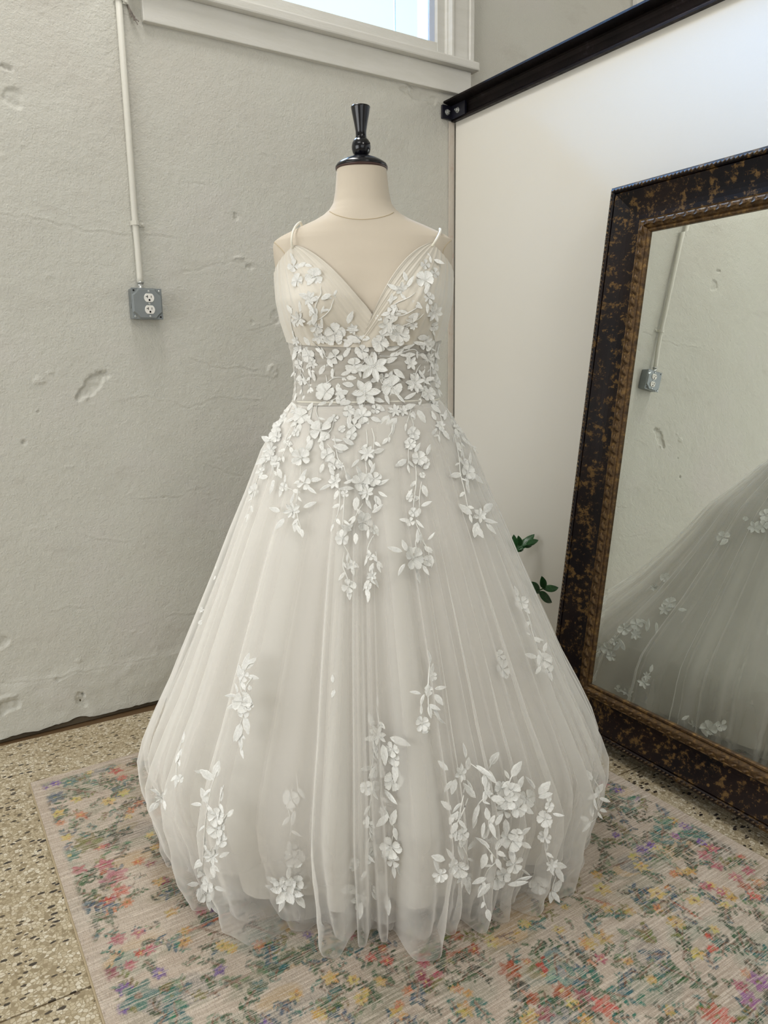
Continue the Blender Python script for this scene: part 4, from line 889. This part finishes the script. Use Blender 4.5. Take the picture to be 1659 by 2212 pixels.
LS(out_bvh, fb, 3.456, [(330,860,140,-110),(350,760,100,140),(430,760,100,60),(470,860,90,-20),(400,870,110,-90),(600,930,120,170),(640,900,100,160),(780,960,90,20),(750,1010,90,-70),(680,1010,90,-140),(210,640,80,120),(290,650,80,60),(240,740,110,-100),(200,700,80,-160),(660,680,80,150),(760,700,90,-15),(690,640,70,90),(600,760,90,90),(900,680,150,-120),(960,700,130,-130),(1000,640,110,30),(1080,650,110,-100),(1110,640,120,-60),(940,740,100,-110),(870,650,90,150),
  (1100,560,110,-60),(1000,560,120,30),(1030,1010,110,-140),(1090,960,90,60),(1180,980,90,70),(1060,840,90,-110),(1150,1200,100,-75),(1030,1310,90,60),(1080,1290,60,130),(1140,1360,90,20),(1060,1470,90,170),(1100,1460,90,-60),(1000,1700,120,165),(1040,1700,100,120),(1110,1640,110,80),(1160,1660,80,-40),(1020,1790,110,-130),(1100,1830,110,-80),(1210,1720,100,-80),(1150,1800,90,-60),(1190,1610,80,30),(640,1230,120,170),(620,1190,100,120),(660,1290,110,-95),(730,1290,110,-75),(790,1280,100,-60),(800,1200,110,10),(820,1250,90,-40),(760,1120,90,60),(700,1140,90,130),
  (470,1200,100,-160),(560,1190,90,10),(490,1130,80,120),(520,1240,80,-100),(240,1160,90,60),(290,1210,100,-50),(310,1170,90,10),(100,1220,80,-100),(120,1190,70,80),(90,1400,120,160),(120,1450,110,-120),(160,1340,90,60),(200,1460,100,-80),(260,1370,110,20),(210,1500,100,-60),(640,1480,140,-150),(620,1540,100,170),(770,1410,110,30),(790,1500,90,-70),(720,1440,90,140),(750,1530,80,-100),(650,1560,90,-80),(770,1720,70,-50),(740,1740,70,-110),(1440,1120,110,-160),(1500,1050,100,70),(1530,1120,100,-40),(1480,1170,110,-100),(1460,1060,90,120),
  (1520,1420,130,150),(1560,1480,130,-110),(1600,1400,140,30),(1590,1450,130,-20),(1620,1480,120,-50),(1540,1510,110,-50),(1390,820,90,-120),(1440,840,110,-50),(1410,880,90,-80),(1260,780,90,-140),(1300,790,90,-60),(1250,720,80,120),(1310,720,90,70),(1210,600,100,-40),(1180,540,90,20),(240,520,90,40),(190,560,90,-110),(130,660,90,-120),(90,790,90,-160),(110,870,100,-30),(20,880,100,150),(50,1000,110,-90),(-10,1000,110,-160),(70,1080,90,-60),(40,1180,100,-100),(0,1140,80,180),(760,1860,80,80),(740,1920,80,-120),(790,1900,80,-60),(750,1990,90,-90),(380,900,80,-60),(410,1040,80,-100)])
VS(out_bvh, fb, [[(345,560),(315,700),(305,830)],[(370,590),(360,660),(385,730)],[(490,720),(470,790),(420,840)],[(490,830),(500,900),(520,1000),(560,1060),(580,1120)],[(440,900),(490,960),(490,1010)],[(730,790),(740,880),(735,950)],[(770,780),(790,860),(780,950)],[(725,1030),(735,1100),(730,1160)],[(243,1060),(240,1140),(225,1230),(208,1340)],[(205,1340),(220,1440),(245,1530)],[(530,1230),(535,1320),(520,1410),(490,1490)],[(570,1230),(565,1320),(560,1420),(550,1530)],[(1060,690),(1080,760),(1060,830),(1045,930),(1040,1050)],[(1100,1060),(1105,1170),(1085,1290),(1080,1380)],[(1140,1180),(1130,1290),(1125,1370)],[(1090,1470),(1130,1560),(1150,1620),(1190,1690),(1200,1740)],[(1110,1560),(1100,1640),(1110,1700)],
  [(1300,560),(1370,680),(1390,780)],[(1380,820),(1400,900),(1420,1010),(1430,1120),(1460,1240),(1480,1340),(1500,1420)],[(1440,760),(1470,850),(1520,920)],[(140,580),(110,680),(60,760)],[(170,780),(130,870),(160,920)],[(50,880),(20,960),(40,1060),(40,1160)],[(780,1580),(750,1650),(740,1720)],[(780,1790),(760,1870),(745,1960)],[(700,1340),(670,1400),(650,1440)],[(130,1220),(180,1240)],[(1040,560),(1060,620),(1050,680),(1030,740)],[(930,740),(920,800),(890,850)],[(720,590),(700,640),(720,690)],[(800,1300),(800,1340)],[(1650,1330),(1610,1390),(1570,1420)]], leaf=17, every=30)
# behind the outer tulle
FS(mid_bvh, fb, 3.456, [(560,1600,120,1),(440,980,110,3),(600,1960,110,4),(620,1800,90,2)])
VS(mid_bvh, fb, [[(560,1640),(600,1720),(620,1800)],[(570,1700),(560,1800),(590,1900),(600,1980)],[(800,1700),(810,1780)]], leaf=20, every=20)
# skirt, lower part
FS(out_bvh, fc, 2.764, [(735,870,130,0),(770,890,70,1),(740,930,80,4),(575,1555,110,1),(575,1635,110,0),(610,1705,75,3),(550,1790,100,5),(500,1900,80,4),(530,1960,100,3),(510,2010,110,0),(240,1440,70,5),(490,325,42,2),(480,400,30,3),(740,720,70,4),(775,790,30,3),(360,1330,50,3)])
LS(out_bvh, fc, 2.764, [(730,690,120,70),(745,680,100,50),(720,740,90,110),(760,720,80,-10),(700,840,80,170),(710,880,80,-150),(720,1000,110,-100),(740,960,110,-65),(712,1070,90,-75),(700,1030,80,-100),(700,820,60,100),(560,1340,110,150),(500,1300,60,160),(490,1490,80,170),(520,1480,100,120),(560,1330,110,75),(570,1300,60,70),(600,1470,90,80),(600,1620,80,60),(640,1560,60,50),(500,1750,80,70),(480,1810,80,-120),(560,1780,100,60),(530,1830,90,110),(590,1800,80,30),(490,1920,90,110),(480,1980,80,-100),(540,1930,80,60),(560,1980,80,0),(540,2060,100,-60),(520,2030,90,-80),(470,1960,70,170),
  (230,1420,60,140),(260,1430,50,50),(230,1470,60,-120),(260,1460,60,-60),(370,1120,70,75),(355,1170,70,-100),(350,1210,60,80),(1270,760,50,100),(1280,800,50,-110),(580,10,30,80),(575,60,30,-90),(570,120,30,-100)])
VS(out_bvh, fc, [[(735,640),(715,700),(720,780),(735,850)],[(800,640),(770,650),(745,690)],[(790,730),(755,780),(750,840)],[(735,960),(710,1040),(715,1100),(722,1140)],[(580,1290),(550,1370),(530,1460),(515,1560),(505,1660),(500,1760),(495,1860),(495,1950)],[(620,1370),(600,1440),(590,1500)],[(640,1540),(610,1590),(600,1640)],[(375,1100),(350,1180),(340,1270),(340,1310)],[(480,1390),(500,1440),(520,1480)],[(550,1740),(530,1790),(545,1850)],[(210,1390),(240,1430),(215,1470)]], leaf=22, every=38, w=.0013)
for it in [(1000,1985,200,2),(1040,1960,120,0),(960,1960,90,4)]: FLW(out_bvh, *fc(it[0], it[1]), it[2]/2.764, it[3])
LS(out_bvh, fc, 2.764, [(960,2000,100,170),(950,1960,90,150),(1000,1930,90,80),(1060,1960,100,60),(1040,2020,110,-50),(980,2040,100,-110),(1090,1990,80,20)])
FS(mid_bvh, fc, 2.764, [(1040,1790,130,1),(1020,1450,110,3),(1040,1850,90,0),(1020,1750,80,4)])
VS(mid_bvh, fc, [[(1030,1380),(1000,1480),(1020,1600),(1010,1700)],[(1050,1300),(1060,1400),(1040,1520)],[(1060,1700),(1080,1800),(1060,1880)]], leaf=26, every=30)
FS(out_bvh, fd, 2.676, [(1140,270,85,1),(1270,600,95,0),(1285,640,80,3),(600,780,55,4),(565,970,90,1),(580,1000,60,3),(1060,1400,130,1),(1080,1360,110,0),(1120,1460,110,3),(1040,1470,90,4),(1030,1340,90,3),(780,1260,110,2),(1090,1640,130,0),(1110,1610,90,3),(760,1610,70,4),(800,1610,80,3),(1095,1780,110,1),(1000,1860,130,0),(1040,1840,90,3),(780,1800,120,1),(740,1790,80,4),(820,1850,80,2),(1280,1520,95,0),(1275,1620,80,1),(1320,1990,110,4),(1300,2010,90,0),(1300,1450,60,3),(1310,1780,90,2),(630,700,50,4),(670,1840,90,1)])
LS(out_bvh, fd, 2.676, [(1120,240,70,100),(1150,290,60,-50),(1210,470,50,-40),(1190,460,40,150),(1230,590,90,170),(1240,570,70,-110),(1270,560,60,80),(1290,650,80,-70),(1250,640,60,-130),(615,620,80,95),(620,690,70,60),(600,740,80,-100),(640,770,70,10),(560,800,70,160),(580,800,70,-120),(640,800,80,-50),(605,860,80,-85),(630,880,80,-60),(560,920,60,80),(720,1240,80,150),(830,1240,80,80),(820,1170,90,90),(760,1290,90,-110),(740,1300,80,-130),(880,1210,110,-35),(930,1240,100,-50),(960,1210,100,60),(940,1320,80,-90),(1080,1280,110,50),(1070,1290,60,120),(880,1400,110,150),(860,1370,80,110),(900,1440,120,-120),(880,1480,100,-100),(960,1400,90,-10),(1120,1350,80,60),(1010,1420,100,100),(1150,1460,80,-20),(930,1540,90,-110),(960,1540,90,-70),(990,1560,80,60),(1050,1520,100,-80),
  (1050,1640,120,-160),(1130,1620,80,40),(1140,1660,70,-30),(1080,1690,90,-80),(920,1640,110,60),(960,1690,100,140),(940,1720,100,-110),(990,1700,90,60),(790,1690,110,80),(830,1700,90,50),(800,1760,110,100),(820,1840,120,-80),(700,1760,90,160),(760,1770,90,130),(660,1830,90,100),(1090,1890,120,5),(1060,1900,120,0),(940,1860,100,-150),(960,1890,110,-130),(1140,1810,60,-30),(1060,1770,70,120),(1240,1380,110,50),(1220,1350,90,120),(1240,1400,90,30),(1300,1430,70,90),(1320,1490,70,-20),(1290,1560,80,-100),(1280,1710,90,80),(1320,1790,100,-10),(1340,1800,90,-60),(1330,1950,100,70),(1350,2000,90,-40),(1310,2050,90,-85),(1290,1980,80,160),(1550,1300,70,120),(1570,1380,80,60),(1590,1400,70,-20),(1560,1400,70,-90),(1580,1480,60,-60),(1530,1530,70,160),(1550,1510,70,100),(740,1470,80,150),(750,1490,70,-110),(760,1530,60,80)])
VS(out_bvh, fd, [[(1155,290),(1185,370),(1205,450),(1235,540)],[(612,560),(605,640),(600,720),(600,830),(610,900),(650,930)],[(850,1200),(900,1240),(940,1290),(935,1350)],[(995,1165),(960,1220),(945,1300)],[(1130,1225),(1080,1280),(1065,1340)],[(870,1500),(900,1430),(960,1380),(1010,1360)],[(1000,1640),(960,1580),(950,1530)],[(1060,1530),(1040,1610),(1000,1690),(995,1760),(950,1810),(915,1900)],[(910,1640),(950,1690),(990,1750)],[(810,1340),(795,1420),(780,1500),(765,1570)],[(830,1400),(800,1480),(770,1540)],[(790,1660),(820,1720),(830,1790),(810,1840)],[(1300,1410),(1285,1550),(1280,1690),(1300,1780)],[(1340,1850),(1320,1920),(1315,2000)],[(1560,1290),(1590,1350),(1580,1420),(1590,1490),(1540,1540)],[(915,1900),(925,1980),(940,2040)]], leaf=24, every=34, w=.0013)
FS(mid_bvh, fd, 2.676, [(1025,660,110,1),(1010,580,70,4),(1170,1400,110,3),(1240,1900,120,3),(200,1980,120,2),(170,1780,80,3)])
FS(mid_bvh, fd, 2.676, [(320,1030,120,5),(400,1120,90,1),(390,1300,130,0),(320,1240,90,4),(245,1340,85,3),(390,1680,130,1),(370,1720,100,2),(400,1760,80,4),(250,1540,60,4),(290,1330,70,3),(350,1480,80,2),(260,1730,90,3),(330,1850,80,2),(410,1180,80,3)])
LS(mid_bvh, fd, 2.676, [(310,870,60,90),(290,1040,130,-100),(340,1090,120,-70),(380,1050,130,-20),(290,990,90,120),(410,1200,110,-80),(260,1290,80,60),(290,1230,100,170),(350,1350,120,-35),(330,1440,100,-60),(390,1560,100,80),(370,1500,100,-130),(250,1500,70,-90),(330,1840,120,-80),(360,1950,120,-70),(330,1960,90,80),(190,1950,100,140),(160,1930,90,170),(220,2000,100,-90),(330,1700,110,160),(410,1700,90,60),(420,1780,80,-80),(260,1560,70,-70)])
VS(mid_bvh, fd, [[(300,870),(320,950),(310,1030),(285,1120),(275,1210)],[(330,1060),(320,1150),(300,1260),(270,1380),(260,1480),(265,1570)],[(340,1300),(330,1400),(370,1490),(400,1570)],[(400,1600),(390,1690),(400,1790)],[(260,1620),(240,1720),(250,1830),(280,1920)]], leaf=24, every=34)
# train side, the flowers seen in the mirror (placed by following the sight line through the glass)
def mcast(x, y):
    d = wray(x, y); t = (KP-nz_.dot(CAMV))/nz_.dot(d); hit = CAMV+d*t; r = d-2*d.dot(nz_)*nz_
    h = out_bvh.ray_cast(CAMV+(hit-CAMV)/SC, r, 8)
    if h[0] is None: return None
    nn = h[1] if h[1].dot(r) < 0 else -h[1]; return h[0], (nn*.8-r*.4).normalized(), t/SC+(h[0]-(CAMV+(hit-CAMV)/SC)).length
fm = lambda x, y: (1180+x/2.949, 1100+y/2.949)
for x, y, d in [(1130,180,75),(1330,120,85),(1395,40,80),(760,440,65),(690,500,45),(790,600,80),(760,640,80),(500,765,85),(575,735,80),(570,800,70),(445,840,70),(390,890,75),(415,935,60),(320,880,60),(620,1100,75),(640,1060,50),(520,1170,70),(1030,1400,95),(1110,1375,70),(940,1375,60),(1270,60,30),(1380,110,70),(460,1150,50)]:
    h = mcast(*fm(x, y))
    if h: p, nn, dep = h; count['flower'] += 1; put(FM[ra.randrange(6)], 'flower_applique', p, nn, Vector((ra.uniform(-1, 1), ra.uniform(-1, 1), ra.uniform(-1, 1))), d/2.949/FPX*dep)
for x, y, L, vec in [(700,720,70,1),(640,780,80,1),(500,900,80,1),(600,700,60,-1),(350,910,70,-1),(430,900,60,1),(1160,190,60,1),(1100,160,50,-1),(840,640,50,1),(540,830,70,-1),(980,1380,80,-1),(860,1340,50,-1),(1060,1420,70,1),(660,1040,50,1)]:
    h = mcast(*fm(x, y))
    if h: p, nn, dep = h; count['leaf'] += 1; put(LM[ra.randrange(4)], 'leaf_applique', p, nn, Vector((ra.uniform(-1, 1), ra.uniform(-1, 1), ra.uniform(-.6, 1))), L/2.949/FPX*dep)
flush(); print('appliques', count)
for o_ in (form, gown): o_.location = CAMV + (o_.location-CAMV)*SC; o_.scale = (SC, SC, SC)

# ------------------------------------------------------------------ leafy plant behind the train
pc = Vector((1.80, 2.45, 0))
plant = thing('potted_plant', pc, 'dark green glossy-leaved potted plant in the corner between gown and mirror', 'plant')
def ploc(name, bm, mat, smooth=True): me = bpy.data.meshes.new(name); bm.to_mesh(me); bm.free(); o = link(name, me, plant, mat, smooth); return o
bm = bmesh.new(); add_lathe(bm, [(.07, .001), (.075, .004), (.10, .20), (.104, .205), (.104, .225), (.095, .225), (.092, .20), (.05, .195)], 36); ploc('pot', bm, M['pot'])
bm = bmesh.new(); add_lathe(bm, [(.091, .198), (.091, .210), (.04, .214)], 24); ploc('soil', bm, M['soil'])
plm = leaf_mesh('leaf', .46, -.10); plm.materials.clear(); plm.materials.append(M['leaf'])
def at_depth(x, y, yy): d = wray(x, y); return CAMV + d*(yy/d.y)
def plant_stem(pts, leafspec):
    bm = bmesh.new(); q = [Vector(p) for p in catmull([p-pc for p in pts], 6)]; add_tube(bm, q, [.0055-.0035*i/len(q) for i in range(len(q))], 7); st = ploc('stem', bm, M['stem'])
    for p, d, L, roll in leafspec:
        d = d.normalized(); nn = ((CAMV-p).normalized() + Vector((0, 0, .6)) + Vector(roll)).normalized(); nn = (nn-d*nn.dot(d)).normalized(); xx = d.cross(nn)
        m = Matrix((xx, d, nn)).transposed().to_4x4() @ Matrix.Diagonal((L, L, L, 1)); m.translation = p-pc
        o = bpy.data.objects.new('leaf', plm); COL.objects.link(o); o.parent = plant; o.matrix_local = m
def leafpx(x0, y0, x1, y1, yy, roll=(0,0,0)):
    a, b = at_depth(x0, y0, yy), at_depth(x1, y1, yy-.01); return (a, b-a, (b-a).length, roll)
y2 = 1.98
plant_stem([pc+Vector((-.02, -.03, .2)), Vector((1.80, 2.33, .42)), at_depth(1120, 1290, 2.10), at_depth(1150, 1280, y2), at_depth(1178, 1270, y2)],
  [leafpx(1146,1281,1128,1250,y2), leafpx(1166,1281,1150,1257,y2), leafpx(1176,1272,1171,1246,y2), leafpx(1174,1274,1208,1267,y2), leafpx(1163,1280,1196,1301,y2), leafpx(1143,1281,1170,1305,y2), leafpx(1130,1287,1112,1262,2.05), leafpx(1128,1290,1140,1316,2.05)])
y3 = 2.10
plant_stem([pc+Vector((.02, .02, .2)), Vector((1.84, 2.36, .50)), at_depth(1070, 1205, 2.22), at_depth(1110, 1190, 2.15), at_depth(1145, 1170, y3)],
  [leafpx(1100,1190,1094,1164,2.15), leafpx(1112,1186,1110,1156,2.14), leafpx(1124,1180,1120,1158,2.13), leafpx(1128,1180,1154,1152,2.12, (0,0,.8)), leafpx(1138,1174,1164,1165,y3), leafpx(1118,1188,1140,1172,2.13, (0,0,.5)), leafpx(1106,1192,1130,1180,2.14), leafpx(1100,1196,1124,1176,2.15), leafpx(1136,1175,1158,1172,y3), leafpx(1092,1198,1112,1172,2.17), leafpx(1104,1194,1102,1170,2.15), leafpx(1120,1184,1142,1160,2.13), leafpx(1112,1190,1132,1186,2.14), leafpx(1128,1180,1150,1178,2.12)])
plant_stem([pc+Vector((0, -.05, .2)), Vector((1.84, 2.30, .34)), Vector((1.84, 2.17, .40)), Vector((1.85, 2.05, .42))],
  [(Vector((1.85, 2.05, .42)), Vector(d), .06, (-1, 0, 0)) for d in ((0,-1,.6),(0,-.7,-.6),(-.4,-.5,.5))] + [(Vector((1.845, 2.10, .41)), Vector(d), .06, (-1, 0, 0)) for d in ((0,-.3,1),(0,-.2,-1),(-.8,0,.3))])
plant_stem([pc+Vector((-.03, .0, .2)), Vector((1.72, 2.46, .45)), Vector((1.66, 2.50, .62))],
  [(Vector((1.69, 2.48, .53+k*.04)), Vector((s*.8, .1, .7)), .065, (0, 0, 0)) for k, s in enumerate((-1, 1, -1))])
# pink-stained strip of bare plaster in the corner
